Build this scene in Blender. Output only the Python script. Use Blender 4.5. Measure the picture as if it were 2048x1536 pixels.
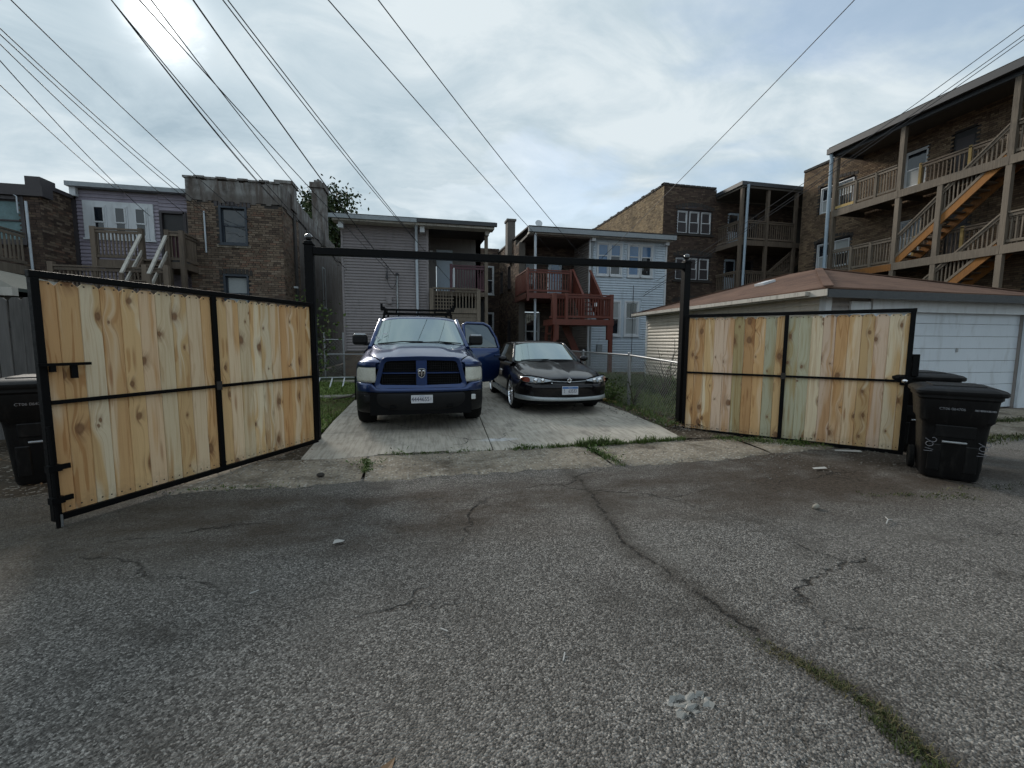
import bpy, bmesh, math, random
from mathutils import Vector, Matrix
for o in list(bpy.data.objects): bpy.data.objects.remove(o, do_unlink=True)
SC = bpy.context.scene; COL = SC.collection
rad = math.radians; rnd = random.Random(11)

# ------------------------------------------------------------------ camera
YAW, PITCH, ROLL, CAM_H = rad(12.2), rad(5.6), rad(0.3), 1.45
fwd = Vector((math.sin(YAW)*math.cos(PITCH), math.cos(YAW)*math.cos(PITCH), -math.sin(PITCH)))
rgt = Vector((math.cos(YAW), -math.sin(YAW), 0)); upv = rgt.cross(fwd)
r2 = rgt*math.cos(ROLL) + upv*math.sin(ROLL); u2 = upv*math.cos(ROLL) - rgt*math.sin(ROLL)
cam = bpy.data.cameras.new('camera'); cam.sensor_width = 36; cam.lens = 36*858/2048
cam.clip_start = 0.05; cam.clip_end = 3000
camo = bpy.data.objects.new('camera', cam); COL.objects.link(camo)
camo.matrix_world = Matrix(((r2.x, u2.x, -fwd.x, 0), (r2.y, u2.y, -fwd.y, 0), (r2.z, u2.z, -fwd.z, CAM_H), (0, 0, 0, 1)))
SC.camera = camo

# ------------------------------------------------------------------ sky and sun
SUN_AZ, SUN_EL = rad(-24.9), rad(28.3)      # azimuth from +Y towards +X
sund = Vector((math.sin(SUN_AZ)*math.cos(SUN_EL), math.cos(SUN_AZ)*math.cos(SUN_EL), math.sin(SUN_EL)))
world = bpy.data.worlds.new('World'); SC.world = world; world.use_nodes = True

class NT:
    """small helper to write node trees"""
    def __init__(s, nt): s.nt = nt; s.n = nt.nodes; s.l = nt.links
    def new(s, t, **k):
        n = s.n.new(t)
        for a, b in k.items(): setattr(n, a, b)
        return n
    def put(s, sock, v):
        if isinstance(v, bpy.types.NodeSocket): s.l.new(v, sock)
        elif v is not None:
            if sock.type == 'RGBA' and len(v) == 3: v = (*v, 1)
            sock.default_value = v
    def math(s, op, a, b=None, c=None, clamp=False):
        n = s.new('ShaderNodeMath', operation=op); n.use_clamp = clamp
        s.put(n.inputs[0], a); s.put(n.inputs[1], b); s.put(n.inputs[2], c); return n.outputs[0]
    def vmath(s, op, a, b=None, out=0):
        n = s.new('ShaderNodeVectorMath', operation=op); s.put(n.inputs[0], a); s.put(n.inputs[1], b); return n.outputs[out]
    def sep(s, v): n = s.new('ShaderNodeSeparateXYZ'); s.put(n.inputs[0], v); return n.outputs
    def comb(s, x, y, z): n = s.new('ShaderNodeCombineXYZ'); [s.put(n.inputs[i], q) for i, q in enumerate((x, y, z))]; return n.outputs[0]
    def noise(s, vec, scale, detail=4, rough=.55, dist=0, out=0):
        n = s.new('ShaderNodeTexNoise'); s.put(n.inputs['Vector'], vec)
        n.inputs['Scale'].default_value = scale; n.inputs['Detail'].default_value = detail
        n.inputs['Roughness'].default_value = rough; n.inputs['Distortion'].default_value = dist; return n.outputs[out]
    def voro(s, vec, scale, feature='F1', dim='3D', out='Distance', rand=1):
        n = s.new('ShaderNodeTexVoronoi', feature=feature, voronoi_dimensions=dim); s.put(n.inputs['Vector'], vec)
        n.inputs['Scale'].default_value = scale; n.inputs['Randomness'].default_value = rand; return n.outputs[out]
    def ramp(s, fac, stops, interp='LINEAR'):
        n = s.new('ShaderNodeValToRGB'); s.put(n.inputs[0], fac); n.color_ramp.interpolation = interp
        e = n.color_ramp.elements
        while len(e) < len(stops): e.new(.5)
        for q, (p, c) in zip(e, stops):
            q.position = p; q.color = (c, c, c, 1) if isinstance(c, (int, float)) else (*c, 1)
        return n.outputs[0]
    def mr(s, v, a, b, c=0, d=1):
        n = s.new('ShaderNodeMapRange'); s.put(n.inputs[0], v)
        for i, q in enumerate((a, b, c, d)): n.inputs[i+1].default_value = q
        return n.outputs[0]
    def mix(s, f, a, b, mode='MIX'):
        n = s.new('ShaderNodeMix', data_type='RGBA', blend_type=mode)
        s.put(n.inputs[0], f); s.put(n.inputs[6], a); s.put(n.inputs[7], b); return n.outputs[2]
    def scale(s, v, x, y, z):
        return s.vmath('MULTIPLY', v, (x, y, z))
    def bump(s, h, strength=.3, dist=.01, nrm=None):
        n = s.new('ShaderNodeBump'); n.inputs['Strength'].default_value = strength; n.inputs['Distance'].default_value = dist
        s.put(n.inputs['Height'], h); s.put(n.inputs['Normal'], nrm); return n.outputs[0]

w = NT(world.node_tree); w.n.clear()
dirv = w.new('ShaderNodeTexCoord').outputs['Generated']
dx, dy, dz = w.sep(dirv)
zc = w.math('ADD', w.math('MAXIMUM', dz, 0.0), 0.22)
pl = w.comb(w.math('DIVIDE', dx, zc), w.math('DIVIDE', dy, zc), 0.0)
pl = w.vmath('ADD', pl, (14.1, 3.3, 0))
sky = w.new('ShaderNodeTexSky', sky_type='NISHITA'); sky.sun_disc = False
sky.sun_elevation = SUN_EL; sky.sun_rotation = SUN_AZ; sky.air_density = 1.2; sky.dust_density = 2.0
n1 = w.noise(w.scale(pl, 1.0, 1.25, 1), 1.15, 9, .54, .3)
n2 = w.noise(w.scale(pl, 1.0, 1.5, 1), 2.6, 9, .6, .5)
n3 = w.noise(pl, .55, 3, .5)
side = w.math('ADD', w.math('MULTIPLY', dx, .62), w.math('MULTIPLY', dy, -.1))
cov = w.math('ADD', w.math('MULTIPLY', n1, 1.0), w.math('MULTIPLY', n3, .55))
cover = w.mr(w.math('SUBTRACT', cov, w.math('MULTIPLY', side, .34)), .60, .72)
body = w.math('ADD', w.math('MULTIPLY', n2, .6), w.math('MULTIPLY', n1, .5))
cl = w.ramp(body, [(.36, (.215, .285, .335)), (.48, (.30, .37, .415)), (.56, (.35, .415, .455)), (.68, (.455, .505, .53))])
cl = w.mix(1.0, cl, (10, 10, 10), 'MULTIPLY')
sd = w.math('MAXIMUM', w.vmath('DOT_PRODUCT', dirv, tuple(sund), out=1), 0.0)
g1 = w.math('MULTIPLY', w.math('POWER', sd, 1900.0), 14.0)
g2 = w.math('MULTIPLY', w.math('POWER', sd, 420.0), 1.5)
g3 = w.math('MULTIPLY', w.math('POWER', sd, 20.0), .35)
thin = w.mr(n2, .36, .62, 1.7, .25)
glow = w.math('ADD', w.math('MULTIPLY', w.math('ADD', g1, g2), thin), g3)
glowc = w.mix(1.0, (1.0, .97, .92), w.comb(glow, glow, glow), 'MULTIPLY')
blue = w.mix(.45, w.mix(1.0, sky.outputs[0], (1.1, 1.1, 1.1), 'MULTIPLY'), cl)
cover = w.math('MAXIMUM', cover, w.mr(sd, .72, .93))
skyc = w.mix(cover, blue, cl)
skyc = w.mix(1.0, skyc, glowc, 'ADD')
skyc = w.mix(w.mr(dz, -.06, 0.0), (1.2, 1.2, 1.15), skyc)
bg = w.new('ShaderNodeBackground'); bg.inputs['Strength'].default_value = 0.1
w.put(bg.inputs['Color'], skyc)
w.l.new(bg.outputs[0], w.new('ShaderNodeOutputWorld').inputs[0])

sun = bpy.data.lights.new('sun', 'SUN'); sun.energy = 1.5; sun.angle = rad(14); sun.color = (1, .92, .82)
suno = bpy.data.objects.new('sun', sun); COL.objects.link(suno)
suno.rotation_euler = sund.to_track_quat('Z', 'Y').to_euler(); suno.location = (-10, 10, 20)
SC.view_settings.view_transform = 'Standard'; SC.view_settings.look = 'None'
SC.view_settings.exposure = 0.72; SC.view_settings.gamma = 1; SC.view_settings.use_curve_mapping = False
SC.render.engine = 'CYCLES'; SC.cycles.max_bounces = 5; SC.cycles.diffuse_bounces = 3; SC.cycles.glossy_bounces = 3; SC.cycles.use_adaptive_sampling = True; SC.cycles.adaptive_threshold = .025; SC.cycles.transparent_max_bounces = 12
SC.cycles.use_denoising = True

# ------------------------------------------------------------------ mesh helpers
MW = {}
def link(o, parent=None, M=None, local=False):
    COL.objects.link(o); M = M or Matrix()
    if parent is not None:
        pm = MW[parent.name]; o.parent = parent
        if local: o.matrix_basis = M; MW[o.name] = pm @ M
        else: o.matrix_basis = pm.inverted() @ M; MW[o.name] = M
    else: o.matrix_basis = M; MW[o.name] = M
    return o
def tag(o, label=None, cat=None, group=None, kind=None):
    for k, v in (('label', label), ('category', cat), ('group', group), ('kind', kind)):
        if v: o[k] = v
    return o
def thing(name, label, cat, loc=(0, 0, 0), rz=0, group=None):
    o = bpy.data.objects.new(name, None); o.empty_display_size = .2
    link(o, None, Matrix.Translation(loc) @ Matrix.Rotation(rz, 4, 'Z')); return tag(o, label, cat, group)
def inst(name, me, parent, M=None, local=False, color=None):
    o = bpy.data.objects.new(name, me); link(o, parent, M, local)
    if color: o.color = (*color, 1)
    return o
class MB:
    def __init__(s): s.v = []; s.f = []; s.c = []; s.col = None
    def add(s, vs, fs):
        b = len(s.v); s.v += [tuple(q) for q in vs]; s.f += [tuple(b+i for i in f) for f in fs]
        s.c += [s.col]*len(fs); return s
    def box(s, x0, y0, z0, x1, y1, z1):
        return s.add([(x0, y0, z0), (x1, y0, z0), (x1, y1, z0), (x0, y1, z0), (x0, y0, z1), (x1, y0, z1), (x1, y1, z1), (x0, y1, z1)],
                     [(0, 3, 2, 1), (4, 5, 6, 7), (0, 1, 5, 4), (1, 2, 6, 5), (2, 3, 7, 6), (3, 0, 4, 7)])
    def bar(s, p, q, wd, h, up=(0, 0, 1)):
        p = Vector(p); q = Vector(q); d = (q-p).normalized(); up = Vector(up)
        sx = d.cross(up)
        sx = sx.normalized() if sx.length > 1e-4 else Vector((1, 0, 0))
        su = sx.cross(d); a, b = sx*(wd/2), su*(h/2)
        return s.add([p-a-b, p+a-b, p+a+b, p-a+b, q-a-b, q+a-b, q+a+b, q-a+b],
                     [(0, 3, 2, 1), (4, 5, 6, 7), (0, 1, 5, 4), (1, 2, 6, 5), (2, 3, 7, 6), (3, 0, 4, 7)])
    def tube(s, pts, r, n=8, cap=True):
        pts = [Vector(p) for p in pts]; rs = r if isinstance(r, (list, tuple)) else [r]*len(pts)
        vs, fs = [], []; ref = None
        for i, p in enumerate(pts):
            d = (pts[min(i+1, len(pts)-1)]-pts[max(i-1, 0)]).normalized()
            if ref is None: ref = Vector((0, 0, 1)) if abs(d.z) < .9 else Vector((1, 0, 0))
            a = d.cross(ref).normalized(); b = a.cross(d); ref = b
            for k in range(n):
                t = 2*math.pi*k/n; vs.append(p+(a*math.cos(t)+b*math.sin(t))*rs[i])
        for i in range(len(pts)-1):
            for k in range(n):
                fs.append((i*n+k, i*n+(k+1) % n, (i+1)*n+(k+1) % n, (i+1)*n+k))
        if cap: fs += [tuple(range(n))[::-1], tuple(range((len(pts)-1)*n, len(pts)*n))]
        return s.add(vs, fs)
    def lathe(s, prof, n=16, M=None):
        M = M or Matrix(); vs, fs = [], []
        for r, z in prof:
            for k in range(n):
                t = 2*math.pi*k/n; vs.append(M @ Vector((r*math.cos(t), r*math.sin(t), z)))
        for i in range(len(prof)-1):
            for k in range(n): fs.append((i*n+k, i*n+(k+1) % n, (i+1)*n+(k+1) % n, (i+1)*n+k))
        if prof[0][0] > 1e-5: fs.append(tuple(range(n))[::-1])
        if prof[-1][0] > 1e-5: fs.append(tuple(range((len(prof)-1)*n, len(prof)*n)))
        return s.add(vs, fs)
    def sphere(s, c, r, n=12, m=8, sc=(1, 1, 1)):
        M = Matrix.Translation(c) @ Matrix.Diagonal((*sc, 1))
        return s.lathe([(r*math.sin(math.pi*i/m)+1e-6, -r*math.cos(math.pi*i/m)) for i in range(m+1)], n, M)
    def prism(s, poly, f0, f1):
        """poly: 2-D points; f0, f1 map a 2-D point to 3-D for the two caps"""
        n = len(poly); vs = [f0(*p) for p in poly]+[f1(*p) for p in poly]
        return s.add(vs, [tuple(range(n))[::-1], tuple(range(n, 2*n))]+[(i, (i+1) % n, n+(i+1) % n, n+i) for i in range(n)])
    def grid(s, rows):
        m = len(rows[0]); vs = [p for r in rows for p in r]
        return s.add(vs, [(i*m+j, i*m+j+1, (i+1)*m+j+1, (i+1)*m+j) for i in range(len(rows)-1) for j in range(m-1)])
    def warp(s, fn): s.v = [tuple(fn(*p)) for p in s.v]; return s
    def mesh(s, name, mat, smooth=None, fix=True):
        me = bpy.data.meshes.new(name); me.from_pydata(s.v, [], s.f)
        if any(q is not None for q in s.c):
            at = me.color_attributes.new('tint', 'FLOAT_COLOR', 'CORNER'); buf = []
            for f, q in zip(s.f, s.c): buf += list((*(q or (1, 1, 1)), 1))*len(f)
            at.data.foreach_set('color', buf)
        if fix:
            bm = bmesh.new(); bm.from_mesh(me); bmesh.ops.recalc_face_normals(bm, faces=bm.faces); bm.to_mesh(me); bm.free()
        if mat: me.materials.append(mat)
        if smooth is not None:
            me.shade_smooth()
            if smooth < 180: me.set_sharp_from_angle(angle=rad(smooth))
        return me
    def build(s, name, mat, parent=None, M=None, local=False, smooth=None, sub=0, bevel=0, color=None, solid=0, fix=True):
        o = bpy.data.objects.new(name, s.mesh(name, mat, smooth, fix)); link(o, parent, M, local)
        if color: o.color = (*color, 1)
        if solid: m = o.modifiers.new('solid', 'SOLIDIFY'); m.thickness = solid; m.offset = -1
        if bevel: m = o.modifiers.new('bevel', 'BEVEL'); m.width = bevel; m.segments = 2; m.limit_method = 'ANGLE'; m.angle_limit = rad(40)
        if sub: m = o.modifiers.new('sub', 'SUBSURF'); m.levels = sub; m.render_levels = sub
        return o
def T(x, y, z): return Matrix.Translation((x, y, z))

TXT = {}
def text_mesh(body, size, ext=.0008):
    c = bpy.data.curves.new('lettering', 'FONT'); c.body = body; c.size = size; c.align_x = 'CENTER'; c.align_y = 'CENTER'; c.extrude = ext
    o = bpy.data.objects.new('lettering', c); COL.objects.link(o); dg = bpy.context.evaluated_depsgraph_get(); dg.update()
    me = bpy.data.meshes.new_from_object(o.evaluated_get(dg)); bpy.data.objects.remove(o, do_unlink=True); return me
for b_, s_ in (('CT06 064706', .038), ('4444655', .088), ('B', .03), ('T', .03), ('ILLINOIS', .018), ('63533', .088), ('E', .042), ('Z', .042), ('Illinois', .03), ('Land of Lincoln', .014)): TXT[b_] = text_mesh(b_, s_)
def text(parent, body, size, M, m, name, sxx=1.0):
    me = TXT[body].copy(); me.materials.clear(); me.materials.append(m)
    return link(bpy.data.objects.new(name, me), parent, M @ Matrix.Diagonal((sxx, 1, 1, 1)), True)

# ------------------------------------------------------------------ materials
def mat(name, col=(.5, .5, .5), rough=.6, metal=0, spec=.5, coat=0, fn=None):
    m = bpy.data.materials.new(name); m.use_nodes = True; t = NT(m.node_tree)
    b = t.n['Principled BSDF']; b.inputs['Roughness'].default_value = rough; b.inputs['Metallic'].default_value = metal
    b.inputs['Specular IOR Level'].default_value = spec; b.inputs['Coat Weight'].default_value = coat; b.inputs['Coat Roughness'].default_value = .04
    b.inputs['Base Color'].default_value = (*col, 1); m.diffuse_color = (*col, 1)
    if fn:
        r = fn(t, t.new('ShaderNodeTexCoord').outputs)
        for k, v in (r or {}).items(): t.put(b.inputs[k], v)
    return m
def worn(col, var=.25, scale=2.0, streak=False, fine=40, rough=.6, bump=.15, dirt=(.05, .045, .04), amt=.35, **k):
    """paint / siding / metal with soft mottling, grime and fine relief"""
    def fn(t, tc):
        p = t.new('ShaderNodeNewGeometry').outputs['Position']
        q = t.scale(p, 1, 1, .25) if streak else p
        a = t.noise(q, scale, 5, .6); b = t.noise(q, scale*4.3, 4, .6); f = t.noise(p, fine, 3, .6)
        c = t.mix(t.mr(a, .3, .7, 0, var), col, tuple(x*.55 for x in col))
        c = t.mix(t.mr(b, .52, .78, 0, amt), c, dirt)
        return {'Base Color': c, 'Roughness': t.mr(f, .3, .7, max(rough-.12, .05), min(rough+.12, 1)), 'Normal': t.bump(f, bump, .004)}
    return mat('paint', col, rough, fn=fn, **k)
def woody(col, dark, rough=.75, sx=1):
    """weathered lumber, grain along the longest axis of each object's own coordinates"""
    def fn(t, tc):
        oi = t.new('ShaderNodeObjectInfo'); rv = t.math('MULTIPLY', oi.outputs['Random'], 50.0)
        p = t.vmath('ADD', tc['Object'], t.comb(rv, rv, rv))
        g = t.noise(t.scale(p, 22, 22, 1.6), 1.3, 6, .65, .4); b = t.noise(p, 2.2, 4, .6); v = oi.outputs['Random']
        c = t.mix(t.mr(g, .35, .68), col, dark)
        c = t.mix(t.mr(b, .45, .75, 0, .55), c, (.06, .055, .05))
        c = t.mix(t.math('MULTIPLY', v, .45), c, tuple(min(1, x*1.5) for x in col))
        return {'Base Color': c, 'Normal': t.bump(g, .35, .004)}
    return mat('lumber', col, rough, fn=fn, spec=.25)

def f_asphalt(t, tc):
    p = t.new('ShaderNodeNewGeometry').outputs['Position']; px, py, pz = t.sep(p)
    vd = t.voro(p, 112, out='Distance'); vc = t.voro(p, 112, out='Color'); vr, vg, vb = t.sep(vc)
    v2 = t.sep(t.voro(p, 230, out='Color'))[0]
    mott = t.noise(p, .55, 6, .62, .3); mott2 = t.noise(p, 2.7, 6, .65, .2); blot = t.noise(t.scale(p, 1, 1.25, 1), 1.25, 5, .6, .3); fine = t.noise(p, 30, 5, .7)
    stone = t.math('ADD', t.math('MULTIPLY', vr, .65), t.math('MULTIPLY', v2, .35))
    c = t.ramp(stone, [(.10, (.029, .0265, .024)), (.40, (.122, .113, .103)), (.68, (.255, .237, .216)), (.93, (.56, .525, .48))])
    c = t.mix(.16, c, (.115, .104, .092))
    c = t.mix(t.mr(fine, .35, .7, .0, .4), c, (.05, .047, .043))
    c = t.mix(t.mr(t.noise(p, .9, 5, .6, .5), .52, .68, 0, .45), c, (.17, .157, .14))
    c = t.mix(t.mr(mott, .38, .68, 0, .28), c, (.06, .056, .052))
    c = t.mix(t.mr(mott2, .5, .75, 0, .45), c, (.055, .048, .041))
    c = t.mix(t.mr(blot, .57, .68, 0, .62), c, t.mix(t.mr(fine, .4, .65), (.034, .030, .026), (.085, .076, .066)))
    # worn dirt track across the alley and silt near the apron
    yw = t.math('ADD', py, t.math('MULTIPLY', t.noise(t.scale(p, .35, 1, 1), 1.1, 5, .6), 1.3))
    band = t.math('MULTIPLY', t.mr(yw, 3.45, 4.0), t.mr(yw, 5.15, 4.75))
    dirtn = t.mr(t.noise(t.scale(p, .7, 1.3, 1), 1.8, 6, .7), .32, .6)
    c = t.mix(t.math('MULTIPLY', t.math('MULTIPLY', band, dirtn), .8), c, t.mix(t.mr(t.noise(p, 26, 5, .75), .35, .68), (.030, .022, .016), (.085, .065, .049)))
    band2 = t.math('MULTIPLY', t.mr(px, -.6, -3.0), t.mr(py, 2.2, 3.2))
    c = t.mix(t.math('MULTIPLY', band2, .55), c, t.mix(t.mr(fine, .4, .65), (.05, .041, .03), (.135, .115, .085)))
    soilr = t.math('MULTIPLY', t.math('MULTIPLY', t.mr(px, 2.4, 3.4), t.mr(px, 7.6, 6.4)), t.math('MULTIPLY', t.mr(py, 2.7, 3.4), t.mr(blot, .36, .52)))
    c = t.mix(t.math('MULTIPLY', soilr, .85), c, t.mix(t.mr(fine, .38, .64), (.028, .021, .016), (.09, .07, .054)))
    far = t.mr(px, 5.6, 7.5)
    c = t.mix(t.math('MULTIPLY', t.math('MULTIPLY', far, t.mr(mott2, .35, .6)), .45), c, (.16, .155, .145))
    # crack network
    wq = t.vmath('ADD', p, t.scale(t.noise(p, 1.6, 5, .65, out=1), .55, .55, .55))
    e1 = t.voro(t.scale(wq, .62, 1.15, 1), .62, 'DISTANCE_TO_EDGE', '2D')
    crk = t.math('MULTIPLY', t.math('MULTIPLY', t.mr(e1, .009, .002), t.mr(t.noise(p, .8, 3, .6), .44, .6)), t.mr(t.noise(p, 14, 4, .7), .34, .56))
    e2 = t.voro(wq, 7.0, 'DISTANCE_TO_EDGE', '2D')
    ali = t.math('MULTIPLY', t.mr(e2, .06, .02), t.mr(t.noise(t.vmath('ADD', p, (4, 9, 0)), .75, 4, .6), .60, .70))
    # the long crack that runs from the apron to the lower right
    lx = t.mr(t.ramp(t.mr(py, .8, 4.4), [(0, .70), (.056, .717), (.139, .783), (.23, .55), (.353, .433), (.533, .217), (.8, .5), (.936, .567)]), 0, 1, 1.3, 1.9)
    ld = t.math('ABSOLUTE', t.math('SUBTRACT', t.math('ADD', px, t.math('MULTIPLY', t.math('SUBTRACT', t.noise(p, 5, 5, .7), .5), .22)), lx))
    c = t.mix(t.math('MULTIPLY', t.mr(ld, .16, .03), .55), c, (.05, .042, .034))
    lc = t.math('MULTIPLY', t.mr(ld, .020, .004), t.mr(t.noise(p, 9, 5, .75), .42, .6)); lc = t.math('MULTIPLY', lc, t.mr(py, 4.4, 4.2))
    cr = t.math('MAXIMUM', t.math('MAXIMUM', crk, lc), t.math('MULTIPLY', ali, .8))
    c = t.mix(t.math('MULTIPLY', cr, .85), c, (.016, .014, .012))
    h = t.math('SUBTRACT', t.math('MULTIPLY', t.math('SUBTRACT', 1.0, vd), .7), t.math('MULTIPLY', cr, 2.2))
    h = t.math('ADD', h, t.math('MULTIPLY', fine, .35))
    return {'Base Color': c, 'Roughness': t.mr(vg, 0, 1, .62, .95), 'Normal': t.bump(h, .95, .012)}
M_ASPHALT = mat('asphalt', (.07, .07, .07), .85, fn=f_asphalt, spec=.14)
def concrete(c0, c1, c2, stone=0.0, seed=0, smear=False):
    def fn(t, tc):
        p = t.vmath('ADD', t.new('ShaderNodeNewGeometry').outputs['Position'], (seed, seed*2, 0))
        a = t.noise(p, .9, 6, .65, .4); st = t.noise(t.scale(p, 14, 1.1, 1), 1.6, 5, .7); b = t.noise(p, 5, 6, .7); f = t.noise(p, 90, 3, .7)
        c = t.mix(t.mr(a, .35, .68), c0, c1)
        c = t.mix(t.mr(st, .45, .75, 0, .8 if smear else .15), c, c2)
        c = t.mix(t.mr(b, .50, .78, 0, .4), c, c2)
        h = f
        if smear:   # splash of white paint near the middle joint, hairline cracks, damp blotches
            q = t.vmath('SUBTRACT', p, (1.12, 5.98, 0)); q = t.vmath('ADD', q, t.scale(t.noise(p, 6, 5, .7, out=1), .3, .16, 0)); q = t.vmath('SUBTRACT', q, (.15, .08, 0)); qx, qy, qz = t.sep(q)
            dd = t.math('SQRT', t.math('ADD', t.math('POWER', t.math('MULTIPLY', qx, 3.2), 2.0), t.math('POWER', t.math('MULTIPLY', qy, 9.0), 2.0)))
            c = t.mix(t.math('MULTIPLY', t.mr(dd, 1.0, .45), t.mr(b, .35, .6)), c, (.62, .63, .66))
            wq = t.vmath('ADD', p, t.scale(t.noise(p, 2.2, 5, .65, out=1), .4, .4, 0)); e = t.voro(wq, .5, 'DISTANCE_TO_EDGE', '2D')
            c = t.mix(t.math('MULTIPLY', t.mr(e, .006, .002), t.mr(a, .45, .55)), c, (.06, .055, .05))
            c = t.mix(t.math('MULTIPLY', t.mr(t.noise(t.scale(p, 1, .6, 1), 2.6, 4, .6), .58, .68), .5), c, (.15, .135, .118))
        if stone:
            vd = t.voro(p, 30, out='Distance'); vr = t.sep(t.voro(p, 30, out='Color'))[0]
            s = t.mr(vd, .52, .30)
            c = t.mix(t.math('MULTIPLY', s, stone), c, t.ramp(vr, [(0, (.10, .085, .07)), (.5, (.27, .245, .21)), (1, (.5, .47, .42))]))
            c = t.mix(t.mr(t.noise(p, 1.7, 6, .7, .4), .48, .66, 0, .85), c, t.mix(t.mr(t.noise(p, 30, 4, .7), .4, .65), (.05, .039, .029), (.13, .105, .08)))
            h = t.math('ADD', f, t.math('MULTIPLY', s, 1.6))
        return {'Base Color': c, 'Normal': t.bump(h, .45, .006)}
    return mat('concrete', c0, .9, fn=fn, spec=.14)
M_CONC = concrete((.52, .475, .405), (.36, .325, .275), (.165, .147, .122), smear=True)
M_OLD = concrete((.32, .275, .215), (.22, .185, .14), (.09, .072, .052), stone=.8, seed=3)
M_KERB = concrete((.30, .28, .24), (.22, .2, .17), (.11, .10, .085), seed=8)
def f_soil(t, tc):
    p = t.new('ShaderNodeNewGeometry').outputs['Position']
    a = t.noise(p, 1.3, 6, .65); b = t.noise(p, 16, 6, .7); v = t.sep(t.voro(p, 38, out='Color'))[0]
    c = t.mix(t.mr(a, .35, .65), (.045, .034, .024), (.085, .068, .05))
    c = t.mix(t.mr(b, .5, .75, 0, .7), c, (.14, .115, .085)); c = t.mix(t.mr(v, .88, .93), c, (.26, .23, .19))
    return {'Base Color': c, 'Normal': t.bump(t.math('ADD', b, t.math('MULTIPLY', v, .3)), .8, .02)}
M_SOIL = mat('soil', (.07, .055, .04), .95, fn=f_soil, spec=.15)
def f_turf(t, tc):
    p = t.new('ShaderNodeNewGeometry').outputs['Position']
    a = t.noise(p, 1.1, 6, .7); b = t.noise(p, 22, 5, .7)
    c = t.mix(t.mr(a, .38, .62), (.07, .10, .026), (.15, .13, .065)); c = t.mix(t.mr(b, .4, .7), c, (.04, .055, .016))
    return {'Base Color': c, 'Normal': t.bump(b, .8, .03)}
M_TURF = mat('turf', (.06, .08, .02), .95, fn=f_turf, spec=.1)
def leafmat(c0, c1, c2):
    def fn(t, tc):
        p = t.new('ShaderNodeNewGeometry').outputs['Position']
        ri = t.new('ShaderNodeNewGeometry').outputs['Random Per Island']
        a = t.noise(p, 1.2, 4, .6)
        c = t.ramp(ri, [(0, c0), (.55, c1), (1, c2)]); c = t.mix(t.mr(a, .3, .7, 0, .6), c, c0)
        return {'Base Color': c}
    m = mat('leaf', c1, .6, fn=fn, spec=.25); b = m.node_tree.nodes['Principled BSDF']
    return m
M_GRASS = leafmat((.085, .14, .025), (.17, .25, .055), (.28, .28, .12))
M_WEED = leafmat((.04, .07, .016), (.085, .135, .03), (.14, .16, .05))
M_OLIVE = leafmat((.03, .042, .012), (.055, .075, .02), (.10, .095, .035))
M_DRY = leafmat((.10, .085, .04), (.17, .14, .07), (.08, .10, .03))
M_LEAF = leafmat((.018, .035, .010), (.04, .065, .018), (.075, .085, .025))
M_DEAD = leafmat((.10, .05, .025), (.17, .11, .06), (.26, .2, .13))
M_BARK = mat('bark', (.09, .075, .06), .9, spec=.2)

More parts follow.
